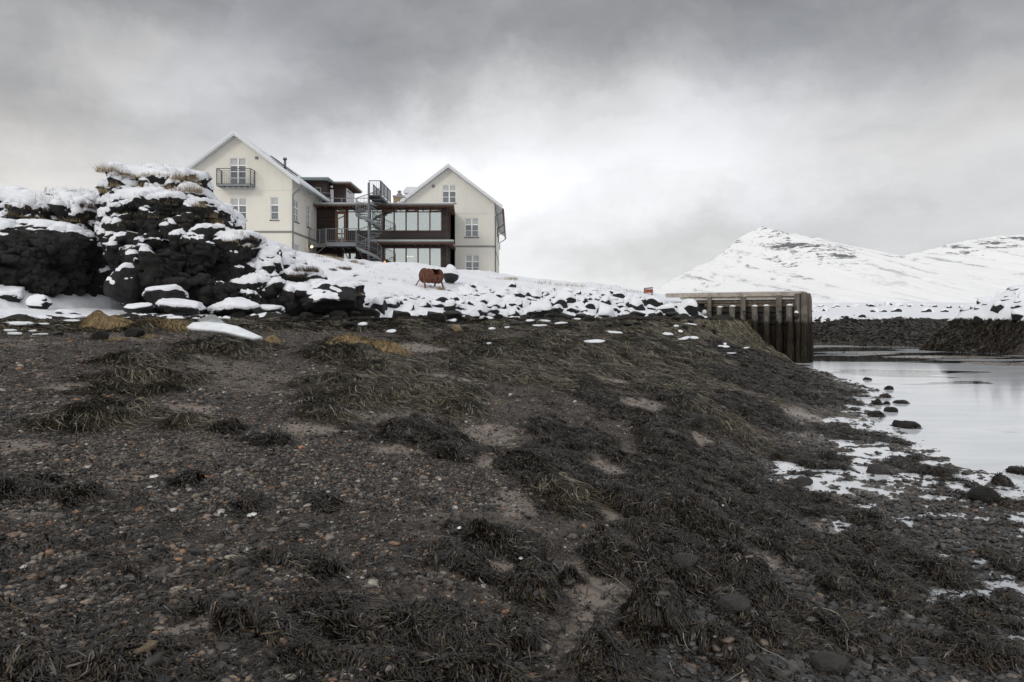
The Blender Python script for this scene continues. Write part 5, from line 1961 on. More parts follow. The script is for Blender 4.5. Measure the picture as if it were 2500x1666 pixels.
# window framing
def curtain(parent, rect, posts, transom, mat):
    mb = MB()
    for p in posts:
        u = X_(p)
        f.box(mb, u - .045, u + .045, rect[1], rect[3], -.12, .02)
    f.box(mb, rect[0], rect[2], rect[3] - .07, rect[3], -.115, .01)
    f.box(mb, rect[0], rect[2], rect[1], rect[1] + .06, -.115, .01)
    if transom:
        f.box(mb, rect[0], rect[2], transom - .035, transom + .035, -.11, .0)
    w_ = mb.build('window', mat, parent)
    for i in range(len(posts) - 1):
        a, c = X_(posts[i]) + .045, X_(posts[i + 1]) - .045
        m2 = MB()
        f.box(m2, a, c, rect[1] + .06, rect[3] - .07, -.07, -.055)
        m2.build('pane', GLASS, w_)
    return w_


wu = curtain(link_b, uw, posts_u, Z_(517.5), WOODP)
mb = MB()
for i in range(2, 8, 2):      # opening vents with a lighter frame
    a, c = X_(posts_u[i + 1 if i < 7 else i]) + .05, X_(posts_u[i + 2 if i + 2 < 9 else 8]) - .05
    z0, z1 = Z_(516), 10.70
    for (p, q, r_, s_) in ((a, c, z1 - .04, z1), (a, c, z0, z0 + .04), (a, a + .05, z0, z1), (c - .05, c, z0, z1)):
        f.box(mb, p, q, r_, s_, .0, .045)
mb.build('vent_frame', WOODO, wu)
wl = curtain(link_b, lw, posts_l, None, WOODP)
# lower twin window
mb = MB()
for u in (ld[0] + .05, (ld[0] + ld[2]) / 2, ld[2] - .05):
    f.box(mb, u - .07, u + .07, ld[1], ld[3], -.12, .03)
f.box(mb, ld[0], ld[2], ld[3] - .1, ld[3], -.11, .02)
w_ = mb.build('window', WOODP, link_b)
m2 = MB()
f.box(m2, ld[0] + .1, ld[2] - .1, ld[1], ld[3] - .1, -.08, -.06)
m2.build('pane', GLASS, w_)
# door with transom
mb = MB()
a, b0, c, d = dr
z1 = Z_(519)
for (p, q, r_, s_) in ((a, a + .09, b0, d), (c - .09, c, b0, d), (a + .09, c - .09, z1, z1 + .10), (a + .09, c - .09, d - .07, d), (a + .09, c - .09, b0, b0 + .12)):
    f.box(mb, p, q, r_, s_, -.12, .02)
door = mb.build('door', WOODO, link_b)
m2 = MB()
for (p, q, r_, s_) in ((a + .09, a + .19, b0 + .12, z1), (c - .19, c - .09, b0 + .12, z1), (a + .19, c - .19, z1 - .12, z1), (a + .19, c - .19, b0 + .12, b0 + .30), (a + .19, c - .19, b0 + .62, b0 + .72)):
    f.box(m2, p, q, r_, s_, -.10, -.03)
m2.build('door_leaf', WOODO, door)
m2 = MB()
f.box(m2, a + .19, c - .19, b0 + .3, z1 - .12, -.08, -.065)
f.box(m2, a + .09, c - .09, z1 + .1, d - .07, -.08, -.065)
m2.build('pane', GLASS, door)
m2 = MB()
m2.tube([f.p(c - .14, b0 + 1.15, -.03), f.p(c - .14, b0 + 1.15, .05), f.p(c - .24, b0 + 1.15, .06)], .015, 6)
m2.build('handle', STEEL, door, True)
# side window of the upper room
mb = MB()
for (p, q, r_, s_) in ((54.9, 54.98, Z_(564.7), 10.78), (57.32, 57.4, Z_(564.7), 10.78), (56.1, 56.2, Z_(564.7), 10.78), (54.98, 57.32, 10.70, 10.78), (54.98, 57.32, Z_(564.7), Z_(562.7))):
    fs2.box(mb, p, q, r_, s_, -.1, .02)
w_ = mb.build('window', WOODP, link_b)
m2 = MB()
fs2.box(m2, 54.98, 57.32, Z_(562.7), 10.70, -.07, -.06)
m2.build('pane', GLASS, w_)
# roofs
def slab(parent, name, x0, x1, x1b, y0, y1, z0, z1, mat, under):
    m1 = MB()
    m1.extrude([(x0, y0, z0 + .02), (x1, y0, z0 + .02), (x1b, y1, z0 + .02), (x0, y1, z0 + .02)], (0, 0, z1 - z0 - .02))
    r_ = m1.build(name, mat, parent)
    m2 = MB()
    m2.extrude([(x0 + .02, y0 + .03, z0 - .10), (x1 - .03, y0 + .03, z0 - .10), (x1b - .03, y1, z0 - .10), (x0 + .02, y1, z0 - .10)], (0, 0, .115))
    n = int((x1 - x0) / .6)
    for i in range(n):
        x = x0 + .3 + i * .6
        m2.box(x - .03, x + .03, y0 + .1, min(y0 + 1.0, y1), z0 - .19, z0 - .1)
    m2.build('soffit', under, r_)
    m3 = MB()
    m3.extrude([(x0 + .05, y0 + .05, z1), (x1 - .05, y0 + .05, z1), (x1b - .05, y1 - .05, z1), (x0 + .05, y1 - .05, z1)], (0, 0, .04))
    m3.build('snow_cover', SNOW, r_)
    return r_


slab(link_b, 'roof', -15.1, -4.42, -4.72, 53.0, 57.96, 10.87, 10.99, GUTTER, WOODP)
slab(link_b, 'lower_roof', -10.7, -4.36, -4.66, 52.55, 53.9, 8.0, 8.12, GUTTER, WOODP)
slab(link_b, 'lower_roof', xr + .08, -4.55, -4.66, 53.93, 57.96, 8.0, 8.12, GUTTER, WOODP)
m1 = MB()
m1.box(-15.15, -4.75, 58.0, 62, 4, 10.95)
m1.build('rear_wall', BOARD, link_b)
# rooms behind the glass
m1 = MB()
m1.add([(-15, 57.4, 8.6), (xr - .1, 57.4, 8.6), (xr - .1, 57.4, 10.8), (-15, 57.4, 10.8)], [(0, 1, 2, 3)])
m1.add([(-9.9, 57.4, 4.5), (xr - .1, 57.4, 4.5), (xr - .1, 57.4, 7.9), (-9.9, 57.4, 7.9)], [(0, 1, 2, 3)])
m1.add([(-14.9, 54.3, 7.9), (-14.9, 57.4, 7.9), (-14.9, 57.4, 10.8), (-14.9, 54.3, 10.8)], [(0, 1, 2, 3)])
m1.add([(-10, 54.3, 4.5), (-10, 57.4, 4.5), (-10, 57.4, 7.9), (-10, 54.3, 7.9)], [(0, 1, 2, 3)])
m1.build('room_wall', ROOM, link_b)
m1 = MB()
m1.box(-15, xr - .1, 54.25, 57.4, 8.2, 8.6)
m1.box(-15, xr - .1, 54.25, 57.4, 5.2, 5.3)
m1.build('floor', ROOMD, link_b)
# pictures on the upper room's back wall
PB = simple('picture_paper', (.75, .76, .72), .8, var=.15, scale=3)
PF = simple('picture_frame', (.10, .10, .09), .5)
k = 57.36 / F
for i, (u0, u1, v0, v1) in enumerate(((272, 315, 812, 865), (268, 322, 880, 905), (360, 387, 820, 870), (413, 450, 805, 850), (410, 452, 865, 905), (505, 535, 805, 860), (552, 605, 818, 862), (552, 605, 875, 905), (650, 678, 805, 845), (648, 678, 865, 900))):
    a, c = (920 + u0 / 4.9 - HX) * k, (920 + u1 / 4.9 - HX) * k
    z1, z0 = CAMZ + (HY - (380 + v0 / 4.9)) * k, CAMZ + (HY - (380 + v1 / 4.9)) * k
    mb = MB()
    w = .03
    for (p, q, r_, s_) in ((a, c, z1 - w, z1), (a, c, z0, z0 + w), (a, a + w, z0 + w, z1 - w), (c - w, c, z0 + w, z1 - w)):
        mb.box(p, q, 57.34, 57.38, r_, s_)
    o_ = mb.build('picture_frame', PF, None)
    tag(o_, 'framed picture %s behind the upper windows' % ('in the upper row, %s' % ['first from the left', '', 'second from the left', 'third from the left', '', 'fourth from the left', 'fifth from the left', '', 'last on the right'][i] if i in (0, 2, 3, 5, 6, 8) else 'in the lower row, %s' % {1: 'leftmost', 4: 'second', 7: 'third', 9: 'rightmost'}[i]), 'picture', 'framed pictures behind the upper windows')
    m2 = MB()
    m2.box(a + w, c - w, 57.36, 57.375, z0 + w, z1 - w)
    m2.build('picture', PB, o_)

# railings
def railing(mb, pts, z, h=1.0, step=.13, mid=False, post=1.3, w=.03, balus=True):
    for i in range(len(pts) - 1):
        a, c = Vector((*pts[i], 0)), Vector((*pts[i + 1], 0))
        L = (c - a).length
        mb.bar((a.x, a.y, z + h), (c.x, c.y, z + h), .045)
        mb.bar((a.x, a.y, z + .10), (c.x, c.y, z + .10), .03)
        if mid:
            mb.bar((a.x, a.y, z + h * .55), (c.x, c.y, z + h * .55), .03)
        n = max(1, round(L / post))
        for j in range(n + 1):
            q = a.lerp(c, j / n)
            mb.bar((q.x, q.y, z - .05), (q.x, q.y, z + h), .05)
        if balus:
            n = max(1, round(L / step))
            for j in range(1, n):
                q = a.lerp(c, j / n)
                mb.bar((q.x, q.y, z + .10), (q.x, q.y, z + h), .016)


mb = MB()
railing(mb, [(-14.7, 55.2), (-11.1, 55.2)], 10.99, .75, mid=True, balus=False, post=1.2)
railing(mb, [(-8.9, 55.2), (-8.4, 55.2)], 10.99, .8, mid=True, balus=False)
mb.build('railing', STEEL, link_b)
# walkway platform in front of the upper door
ZP = 7.80
stair = empty('steel_staircase', (-10.49, 51, 5.9), 'grey galvanised spiral staircase and landings fixed to the wooden building', 'staircase')
mb = MB()
mb.extrude([(-15.12, 51.75, ZP - .12), (-14.3, 51.75, ZP - .12), (-13.62, 51.0, ZP - .12), (-11.35, 51.0, ZP - .12), (-11.35, 53.95, ZP - .12), (-15.12, 53.95, ZP - .12)], (0, 0, .12))
for x in (-13.6, -12.5, -11.4):
    mb.bar((x, 51.1, ZP - .2), (x, 53.95, ZP - .2), .06, .16)
mb.bar((-15.1, 51.8, ZP - .2), (-14.3, 51.8, ZP - .2), .06, .16)
mb.bar((-14.3, 51.8, ZP - .2), (-13.6, 51.05, ZP - .2), .06, .16)
mb.bar((-13.6, 51.05, ZP - .2), (-11.35, 51.05, ZP - .2), .06, .16)
for x in (-12.55, -11.45):
    mb.bar((x, 51.3, ZP - .25), (x + .05, 53.9, ZP - 1.3), .05)
mb.bar((-13.7, 51.2, ZP - .25), (-15.1, 52.6, ZP - .95), .05)
mb.build('landing', STEEL, stair)
mb = MB()
railing(mb, [(-15.05, 51.78), (-14.32, 51.78)], ZP)
railing(mb, [(-14.28, 51.72), (-13.66, 51.06)], ZP)
railing(mb, [(-13.58, 51.02), (-12.5, 51.02)], ZP)
railing(mb, [(-12.44, 51.02), (-11.38, 51.02)], ZP)
mb.build('railing', STEEL, stair)
# spiral
cx, cy, Rr, pitch = -10.49, 51.0, .92, 2.39
mb = MB()
mb.tube([(cx, cy, 4.9), (cx, cy, 12.15)], .085, 14)
mb.build('pole', STEEL, stair, True)


def th_of(z):
    return R(-90) - (z - 7.0) / pitch * 2 * math.pi


def hp(z, r, dzz=0.0):
    t = th_of(z)
    return Vector((cx + math.cos(t) * r, cy + math.sin(t) * r, z + dzz))


zz = 6.0
rise = .19
while zz < 11.15:
    t0, t1 = th_of(zz), th_of(zz + rise * 1.12)
    mb = MB()
    pts = []
    a = Vector((cx + math.cos(t0) * .09, cy + math.sin(t0) * .09, zz))
    b_ = Vector((cx + math.cos(t0) * Rr, cy + math.sin(t0) * Rr, zz))
    c = Vector((cx + math.cos(t1) * Rr, cy + math.sin(t1) * Rr, zz))
    d = Vector((cx + math.cos(t1) * .09, cy + math.sin(t1) * .09, zz))
    mb.extrude([a, b_, c, d], (0, 0, .045))
    mb.build('tread', STEEL, stair)
    zz += rise
N = 110
for (r, o0, o1, nm) in ((Rr + .015, -.12, .10, 'outer_stringer'),):
    mb = MB()
    vs, fs = [], []
    for i in range(N + 1):
        z = 5.9 + (11.2 - 5.9) * i / N
        for rr in (r, r + .02):
            for oo in (o0, o1):
                vs.append(hp(z, rr, oo))
    for i in range(N):
        a = i * 4
        fs += [(a, a + 1, a + 5, a + 4), (a + 2, a + 6, a + 7, a + 3), (a, a + 4, a + 6, a + 2), (a + 1, a + 3, a + 7, a + 5)]
    mb.add(vs, fs)
    mb.build(nm, STEEL, stair, True)
mb = MB()
mb.tube([hp(5.9 + 5.3 * i / N, Rr + .02, 1.0) for i in range(N + 1)], .026, 6)
mb.tube([hp(5.9 + 5.3 * i / N, Rr + .02, .52) for i in range(N + 1)], .010, 5)
z = 5.9
j = 0
while z < 11.2:
    q = hp(z, Rr + .02)
    mb.bar((q.x, q.y, z), (q.x, q.y, z + 1.0), .016 if j % 6 else .032)
    z += .062
    j += 1
mb.build('handrail', STEEL, stair, True)
ZT = 11.2
mb = MB()
mb.box(-10.38, -9.53, 50.5, 54.7, ZT - .10, ZT)
mb.bar((-10.38, 50.5, ZT - .16), (-10.38, 54.7, ZT - .16), .05, .16)
mb.bar((-9.53, 50.5, ZT - .16), (-9.53, 54.7, ZT - .16), .05, .16)
mb.bar((-10.3, 53.8, ZT - .1), (-10.3, 53.8, 11.0), .06)
mb.build('landing', STEELD, stair)
mb = MB()
railing(mb, [(-10.36, 50.52), (-9.56, 50.52)], ZT, 1.02)
railing(mb, [(-9.54, 50.56), (-9.54, 54.68)], ZT, 1.02, post=1.4)
railing(mb, [(-10.37, 52.0), (-10.37, 54.68)], ZT, 1.02, post=1.4)
mb.build('railing', STEELD, stair)

# roof pavilion
pav = empty('roof_pavilion', (-15, 57, 10.95), 'dark boarded rooftop room with flat greenish roofs above the wooden building', 'building')
fa = Fr((0, 56, 0), (1, 0, 0), (0, -1, 0))
mb = MB()
mb.box(-16.9, -14.9, 56, 59.8, 10.9, 13.34)
mb.build('wall', BOARD, pav)
mb = MB()
mb.box(-14.88, -13.67, 57, 60.4, 10.9, 13.2)
mb.build('wall', BOARD, pav)
mb = MB()
mb.box(-13.655, -13.64, 57.35, 60.1, 10.95, 12.95)
o_ = mb.build('window', WHITE, pav)
mb = MB()
for i in range(3):
    y0 = 57.5 + i * .88
    mb.box(-13.635, -13.625, y0, y0 + .72, 11.1, 12.8)
mb.build('pane', PANED, o_)
mb = MB()
mb.box(-14.86, -14.6, 56.94, 56.97, 10.95, 12.75)
mb.build('door', WHITE, pav)
mb = MB()
mb.box(-17.2, -14.62, 55.4, 60, 13.36, 13.46)
mb.box(-17.15, -14.66, 55.46, 59.9, 13.27, 13.36)
mb.build('roof', GUTTER, pav)
mb = MB()
mb.box(-14.60, -13.10, 56.5, 60.9, 13.22, 13.32)
mb.build('roof', GUTTER, pav)
mb = MB()
mb.box(-14.58, -13.12, 56.54, 60.85, 13.12, 13.22)
for i in range(7):
    mb.box(-13.66, -13.14, 57.0 + i * .55, 57.08 + i * .55, 13.02, 13.12)
mb.build('soffit', WOODP, pav)
mb = MB()
mb.tube([(-14.72, 56.9, 12.95), (-14.72, 56.75, 12.95)], .11, 10)
mb.build('wall_lamp', WHITE, pav, True)
mb = MB()
railing(mb, [(-15.9, 54.6), (-15.0, 54.6)], 11.7, .75, mid=False, balus=False)
railing(mb, [(-14.92, 54.7), (-14.35, 55.1)], 11.35, .75, mid=True, balus=False)
mb.build('railing', STEEL, pav)

# chimney and dormer behind
chim = empty('chimney', (-9.8, 60, 10.9), 'short yellow stone chimney with metal cowl behind the flat roof', 'chimney')
a, c = P(959, 497, 60), P(988, 479, 60)
mb = MB()
mb.box(a.x + .04, c.x - .04, 60, 60.9, 10.8, c.z - .1)
mb.build('stack', STONEC, chim)
mb = MB()
mb.box(a.x, c.x, 59.95, 60.95, c.z - .1, c.z + .06)
mb.build('coping', CONC, chim)
m_ = (a.x + c.x) / 2
mb = MB()
mb.tube([(m_, 60.4, c.z + .06), (m_, 60.4, c.z + .26)], .24, 12)
mb.tube([(m_, 60.4, c.z + .26), (m_, 60.4, c.z + .42)], .12, 8)
mb.build('flue', CONC, chim, True)
mb = MB()
mb.tube([(m_, 60.4, c.z + .40), (m_, 60.4, c.z + .48), (m_, 60.4, c.z + .56)], .2, 12, radii=[.2, .17, .05])
mb.build('cowl', GUTTER, chim, True)
mb = MB()
a, c = P(989, 476, 63), P(1020, 459, 63)
mb.box(a.x, -7.2, 63, 66, 11.6, a.z + .15)
d_ = mb.build('dormer', WHITE, right_h)
mb = MB()
mb.extrude([(a.x - .15, 62.8, a.z + .15), (a.x - .15, 62.8, a.z + .30), (a.x + .15, 62.8, c.z + .05), (-6.6, 62.8, c.z + .05), (-6.6, 62.8, a.z + .15)], (0, 3.4, 0))
mb.build('dormer_roof', ROOFM, d_)

# lamps
def lit(name, col, st):
    m = bpy.data.materials.new(name)
    m.use_nodes = True
    b0_ = m.node_tree.nodes['Principled BSDF']
    b0_.inputs['Emission Color'].default_value = (*col, 1)
    b0_.inputs['Emission Strength'].default_value = st
    b0_.inputs['Base Color'].default_value = (*col, 1)
    return m


BULB = lit('warm_bulb', (1.0, .78, .45), 3.0)
BULBO = lit('orange_bulb', (1.0, .42, .15), 1.6)
lp = P(761, 603, 51.7)
la = empty('wall_lamp', lp, 'small lit bulb lamp on an arm at the side of the left house', 'lamp')
mb = MB()
mb.tube([(-15.12, 51.8, lp.z - .15), (lp.x - .25, lp.y, lp.z - .02), (lp.x, lp.y, lp.z + .13)], .018, 6)
mb.build('arm', STEELD, la, True)
mb = MB()
mb.tube([(lp.x, lp.y, lp.z - .09), (lp.x, lp.y, lp.z - .04), (lp.x, lp.y, lp.z + .04), (lp.x, lp.y, lp.z + .1)], .08, 8, radii=[.03, .09, .09, .03])
mb.build('bulb', BULB, la, True)
lq = P(939, 640, 53.4)
la = empty('lantern', lq, 'dark lantern with orange glow beside the lower windows', 'lamp')
mb = MB()
mb.tube([(lq.x, lq.y, lq.z + .25), (lq.x, lq.y, lq.z + .18), (lq.x, lq.y, lq.z + .1)], .1, 8, radii=[.03, .16, .17])
mb.tube([(lq.x, lq.y, lq.z - .16), (lq.x, lq.y, lq.z - .12)], .16, 8)
mb.bar((lq.x, lq.y, lq.z - 1.5), (lq.x, lq.y, lq.z - .16), .04)
for q in range(4):
    mb.bar((lq.x + .12 * math.cos(q * 1.57), lq.y + .12 * math.sin(q * 1.57), lq.z - .14), (lq.x + .12 * math.cos(q * 1.57), lq.y + .12 * math.sin(q * 1.57), lq.z + .12), .02)
mb.build('housing', STEELD, la, True)
mb = MB()
mb.tube([(lq.x, lq.y, lq.z - .1), (lq.x, lq.y, lq.z), (lq.x, lq.y, lq.z + .08)], .08, 8, radii=[.04, .08, .04])
mb.build('bulb', BULBO, la, True)
lc = P(1001, 626.5, 56)
la = empty('chandelier', lc, 'small lit three-bulb ceiling lamp behind the lower windows', 'lamp')
mb = MB()
mb.bar((lc.x, 56, lc.z + .1), (lc.x, 56, 7.88), .02)
mb.bar((lc.x - .25, 56, lc.z + .1), (lc.x + .25, 56, lc.z + .1), .02)
mb.build('frame', STEELD, la)
for dx in (-.2, .02, .2):
    mb = MB()
    mb.tube([(lc.x + dx, 56, lc.z - .05), (lc.x + dx, 56, lc.z), (lc.x + dx, 56, lc.z + .06)], .05, 8, radii=[.02, .055, .02])
    mb.build('bulb', BULB, la, True)

# ------------------------------------------------------------------ rusty barrel grill
g0 = P(1035, 673, 33.6)
ax = Vector((.62, .785, 0)).normalized()
gr = empty('barrel_grill', (g0.x, g0.y, gz(g0.x, g0.y)), 'rusty brown oil-drum grill on splayed legs standing on the snowy slope', 'grill')
rad, Lb = .345, 1.0
side = Vector((ax.y, -ax.x, 0))


def gp_(t, a, r=rad):
    return g0 + ax * t + (side * math.cos(a) + Vector((0, 0, 1)) * math.sin(a)) * r


mb = MB()
n = 40
for (t0, t1, closed) in ((0, .36, True), (.36, Lb, False)):
    for i in range(n):
        a0, a1 = 2 * math.pi * i / n, 2 * math.pi * (i + 1) / n
        am = (a0 + a1) / 2 % (2 * math.pi)
        if not closed and R(12) < am < R(84):
            continue
        q = [gp_(t0, a0), gp_(t1, a0), gp_(t1, a1), gp_(t0, a1), gp_(t0, a0, rad - .012), gp_(t1, a0, rad - .012), gp_(t1, a1, rad - .012), gp_(t0, a1, rad - .012)]
        mb.add(q, [(0, 1, 2, 3), (7, 6, 5, 4), (0, 3, 7, 4), (1, 5, 6, 2), (0, 4, 5, 1), (3, 2, 6, 7)])
mb.build('drum', RUST, gr, False)
for t in (0.0, Lb):
    mb = MB()
    c = g0 + ax * t
    ring = [gp_(t, 2 * math.pi * i / n, rad + .004) for i in range(n)]
    mb.extrude(ring, ax * (.02 if t == 0 else -.02))
    mb.build('end_cap', RUST, gr)
mb = MB()
for t in (0.01, .335, .66, Lb - .01):
    pts = [gp_(t, 2 * math.pi * i / 24, rad + .008) for i in range(25)]
    if t in (.335, .66):
        pts = [gp_(t, R(84) + (2 * math.pi - R(72)) * i / 24, rad + .008) for i in range(25)]
    mb.tube(pts, .014, 6, caps=False)
mb.build('rib', RUST, gr, True)
for t, s_ in ((-.05, 1), (-.05, -1), (Lb + .04, 1), (Lb + .04, -1)):
    mb = MB()
    a = g0 + ax * t + Vector((0, 0, .08))
    b_ = g0 + ax * t + side * .40 * s_ + Vector((-.12 if t < 0 else .0, -.25 if t < 0 else 0, 0))
    b_.z = gz(b_.x, b_.y) - .05
    mb.bar(a, b_, .075, .045)
    mb.build('leg', RUST, gr)
mb = MB()
mb.tube([g0 - ax * .07 + Vector((0, 0, .08)), g0 + ax * .02 + Vector((0, 0, .08))], .03, 8)
mb.build('pivot', RUST, gr, True)

# red thing behind the sea wall
rc = P(1583, 709, 46)
rt = empty('red_crate', (rc.x, rc.y, gz(rc.x, rc.y)), 'small red box under a grey timber rail behind the sea wall', 'crate')
mb = MB()
mb.box(rc.x - .16, rc.x + .30, rc.y, rc.y + .4, rc.z - .16, rc.z + .06)
for q in range(3):
    z = rc.z - .05 + q * .05 - .06
    mb.box(rc.x - .17, rc.x + .31, rc.y - .02, rc.y - .002, z, z + .035)
mb.build('box', REDP, rt)
mb = MB()
mb.bar((rc.x - .30, rc.y - .1, rc.z + .10), (rc.x + .27, rc.y - .1, rc.z + .16), .09)
mb.bar((rc.x - .28, rc.y - .1, rc.z + .08), (rc.x - .28, rc.y - .1, gz(rc.x, rc.y) - .2), .07)
mb.bar((rc.x + .22, rc.y - .1, rc.z + .08), (rc.x + .22, rc.y - .1, gz(rc.x, rc.y) - .2), .07)
mb.build('rail', TIMB, rt)

# ------------------------------------------------------------------ timber pier
A_, B_ = Vector((8.6, 39.52, 0)), Vector((15.0, 36.0, 0))
C_ = Vector((19.2, 45.6, 0))
fu = (B_ - A_).normalized()
fn = Vector((fu.y, -fu.x, 0))
if fn.y > 0:
    fn = -fn
Lf = (B_ - A_).length


def on_face(px, d=0.0):
    """distance along the pier face under photo column px, for a line d in front of it"""
    o = A_ + fn * d
    u = (px - HX) / F
    t = (u * o.y - o.x) / (fu.x - u * fu.y)
    return t


def fp(t, z, d=0.0):
    return A_ + fu * t + fn * d + Vector((0, 0, z))


pier = empty('timber_pier', (15, 36, 0), 'weathered timber pier with tarred piles hung with seaweed, at the creek', 'pier')
ZD = 3.68
mb = MB()
Dn = Vector((A_.x + (C_.x - B_.x), A_.y + (C_.y - B_.y), 0))
mb.extrude([A_ + Vector((0, 0, ZD - .12)), B_ + Vector((0, 0, ZD - .12)), C_ + Vector((0, 0, ZD - .12)), Dn + Vector((0, 0, ZD - .12))], (0, 0, .08))
mb.build('deck', SNOW, pier)
mb = MB()
mb.bar(fp(.2, ZD - .13, .10), fp(Lf + .12, ZD - .13, .10), .26, .22)
mb.bar(B_ + Vector((.1, 0, ZD - .13)), C_ + Vector((.1, 0, ZD - .13)), .24, .22)
mb.build('kerb_beam', DECK, pier)
mb = MB()
mb.bar(fp(.2, ZD + .005, .10), fp(Lf + .1, ZD + .005, .10), .24, .04)
mb.build('snow_strip', SNOW, pier)
mb = MB()
mb.bar(fp(1.0, ZD - .31, .05), fp(Lf, ZD - .31, .05), .16, .10)
mb.build('waling', DECK, pier)
mb = MB()
mb.bar(fp(1.2, ZD - .385, .12), fp(Lf - .1, ZD - .385, .12), .14, .03)
mb.build('snow_strip', SNOW, pier)
for (t0, t1, z0, z1, d, mt) in ((1.9, Lf, 3.10, 3.28, .0, TIMS), (2.3, Lf, 2.90, 3.07, -.03, TIMS), (2.2, Lf - .05, 2.60, 2.86, -.12, TIMD), (2.2, Lf - .05, 2.32, 2.55, -.14, TIMD), (2.2, Lf - .05, 2.0, 2.27, -.10, TIMD), (2.2, Lf - .05, 1.5, 1.9, -.16, TIMD)):
    mb = MB()
    mb.bar(fp(t0, (z0 + z1) / 2, d), fp(t1, (z0 + z1) / 2, d), .10, z1 - z0)
    mb.build('plank', mt, pier)
mb = MB()
mb.bar(fp(1.9, 1.3, -.45), fp(Lf, 1.3, -.45), .2, 4.2)
o1, o2 = B_ + Vector((-.35, .2, 1.3)), C_ + Vector((-.35, 0, 1.3))
mb.bar(o1, o2, .2, 4.2)
mb.build('back_wall', TIMD, pier)
pile_feet = []
for px, zt_, r, d, tall in ((1732, 3.44, .13, .18, 1), (1815, 3.44, .15, .22, 1), (1902, 3.48, .16, .24, 1), (1758, 2.86, .145, .55, 0), (1789, 2.90, .155, .60, 0), (1843, 2.90, .15, .62, 0), (1871, 2.92, .145, .62, 0), (1928, 2.94, .15, .60, 0),
                              (1949, 3.56, .15, .30, 2), (1963, 3.60, .16, .35, 2)):
    t = on_face(px, d)
    c = fp(t, 0, d)
    jl = random.uniform(-.05, .05)
    jr = [random.uniform(-.02, .02) + jl * (2 - _) / 4 for _ in range(6)]
    mb = MB()
    if tall == 1:
        mb.obox(c + Vector((0, 0, (zt_ + 2.45) / 2)), fu * r * .82, fn * r * .8, Vector((0, 0, (zt_ - 2.45) / 2)))
        mb.obox(c + Vector((0, 0, (zt_ + 2.6) / 2)) + fn * (r + .05) + fu * .07, fu * r * .5, fn * .06, Vector((0, 0, (zt_ - .15 - 2.6) / 2)))
        pz = 2.44
        top_ = pz
    else:
        top_ = zt_
    zs = [-.8, 0, .8, 1.6, 2.2, top_]
    mb.tube([c + Vector((jr[i], jr[-i], z)) for i, z in enumerate(zs)], r, 14, radii=[r * 1.08, r * 1.05, r * 1.02, r, r, r * .97])
    po = mb.build('pile', TIMB, pier)
    if not tall:
        v, f_ = ICO2
        v = v.copy() * np.array([r * 1.05, r * 1.05, .075])
        v[:, 2] = np.maximum(v[:, 2], -.02)
        v += np.array(c) + np.array([0, 0, top_ + .012])
        link('snow_cap', mesh_np('snow_cap', v, f_, SNOW, True), po)
    pile_feet.append((c.x, c.y, r))
sd_ = (C_ - B_).normalized()
sn_ = Vector((sd_.y, -sd_.x, 0))
for i, t in enumerate((.25, .75, 1.5, 2.6, 3.8, 5.2, 6.8, 8.6, 10)):
    c = B_ + sd_ * t + sn_ * .26
    mb = MB()
    zs = [-.8, 0, .8, 1.6, 2.4, 3.58 - .1 * (i % 3)]
    r = .16
    mb.tube([c + Vector((random.uniform(-.02, .02), 0, z)) for z in zs], r, 12, radii=[r * 1.1, r * 1.08, r, r, r * .98, r * .95])
    mb.build('pile', TIMS, pier)
    pile_feet.append((c.x, c.y, r))
# weed hanging from the piles
parts = []
for (x, y, r) in pile_feet:
    n = 620
    rg = np.random.default_rng(int(x * 1000) % 99991)
    a = rg.uniform(0, 6.28, n)
    z0 = rg.uniform(0.25, 2.15, n)
    L = rg.uniform(.3, .75, n)
    S = 4
    pts = np.zeros((n, S, 3))
    for j in range(S):
        t = j / (S - 1)
        rr = r + .015 + .10 * t * (1 + .4 * np.sin(a * 5)) * rg.uniform(.3, 1, n) * (1.25 - z0 / 2.6)
        pts[:, j, 0] = x + np.cos(a + .1 * t) * rr
        pts[:, j, 1] = y + np.sin(a + .1 * t) * rr
        pts[:, j, 2] = np.maximum(z0 - L * t, -.05)
    side = np.stack([-np.sin(a), np.cos(a), rg.normal(0, .2, n)], -1)
    parts.append(ribbons(pts, np.full((n, S), .045) * np.linspace(1, .4, S)[None], side))
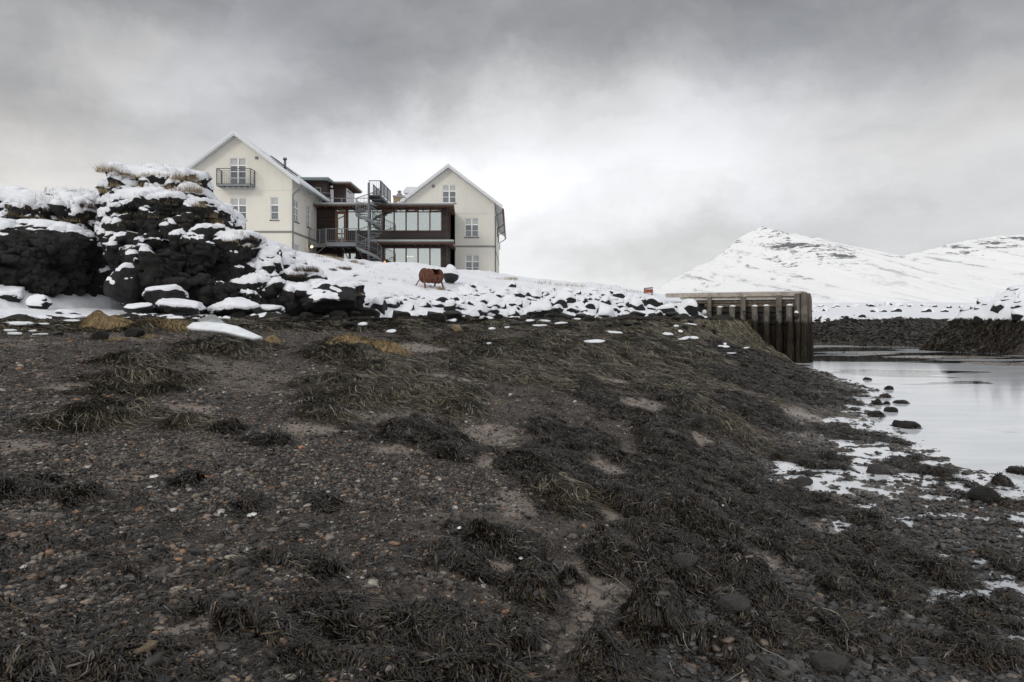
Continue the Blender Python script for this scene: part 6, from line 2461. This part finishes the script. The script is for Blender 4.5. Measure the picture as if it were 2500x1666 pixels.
# a curtain of weed on the wall between the piles
n = 5200
t_ = rng.uniform(1.9, Lf, n)
z0 = rng.uniform(.2, 1.95, n)
pts = np.zeros((n, 4, 3))
for j in range(4):
    t = j / 3
    d = -.06 + .14 * t
    pts[:, j, 0] = A_.x + fu.x * t_ + fn.x * d
    pts[:, j, 1] = A_.y + fu.y * t_ + fn.y * d
    pts[:, j, 2] = np.maximum(z0 - .5 * t, -.05)
parts.append(ribbons(pts, np.full((n, 4), .05) * np.linspace(1, .4, 4)[None], np.repeat(np.array([[fu.x, fu.y, .15]]), n, 0)))
vh = joinm(parts)
o_ = link('seaweed', mesh_np('seaweed_hanging', vh[0], vh[1], WEEDH, True))
tag(o_, 'dark seaweed hanging in curtains from the pier piles', 'seaweed', kind='stuff')
# fender and round lump
for (px, py, r, lab, nm, cat, mt, th_) in ((1944, 770, .14, 'dark hanging pier fender with a snow cap near the corner pile', 'fender', 'fender', TIMD, .1), (1720, 762, .13, 'white snow-covered pipe end beside the first pier pile', 'snowy_pipe', 'pipe', SNOW, 2)):
    t = on_face(px, .5)
    c = fp(t, CAMZ + (HY - py) / F * 37, .5)
    v, f_ = ICO4
    v = v.copy() * np.array([r, r, r * (1.35 if nm == 'fender' else 1)])
    if nm == 'fender':
        o_ = empty(nm, c, lab, cat)
        ch = link('body', mesh_np('body', v, f_, mt), None)
        ch.parent = o_
        s_ = snow_mesh(v, f_, .45, .2, .05, 3)
        ch = link('snow_cap', mesh_np('snow_cap', s_[0], s_[1], SNOW), None)
        ch.parent = o_
        mb = MB()
        mb.tube([(0, 0, r), (0, .15, .8)], .012, 5)
        ch = mb.build('rope', TIMD, None, True)
        ch.parent = o_
    else:
        mb = MB()
        mb.tube([c + Vector((0, .9, .1)), c], r, 16)
        o_ = empty(nm, c, lab, cat)
        mb.build('pipe', ROCKB, o_, True)
        mb = MB()
        mb.tube([c + Vector((0, -.001, 0)), c + Vector((0, -.05, 0))], r, 16, radii=[r * 1.02, r * .85])
        mb.build('snow_cap', SNOW, o_, True)
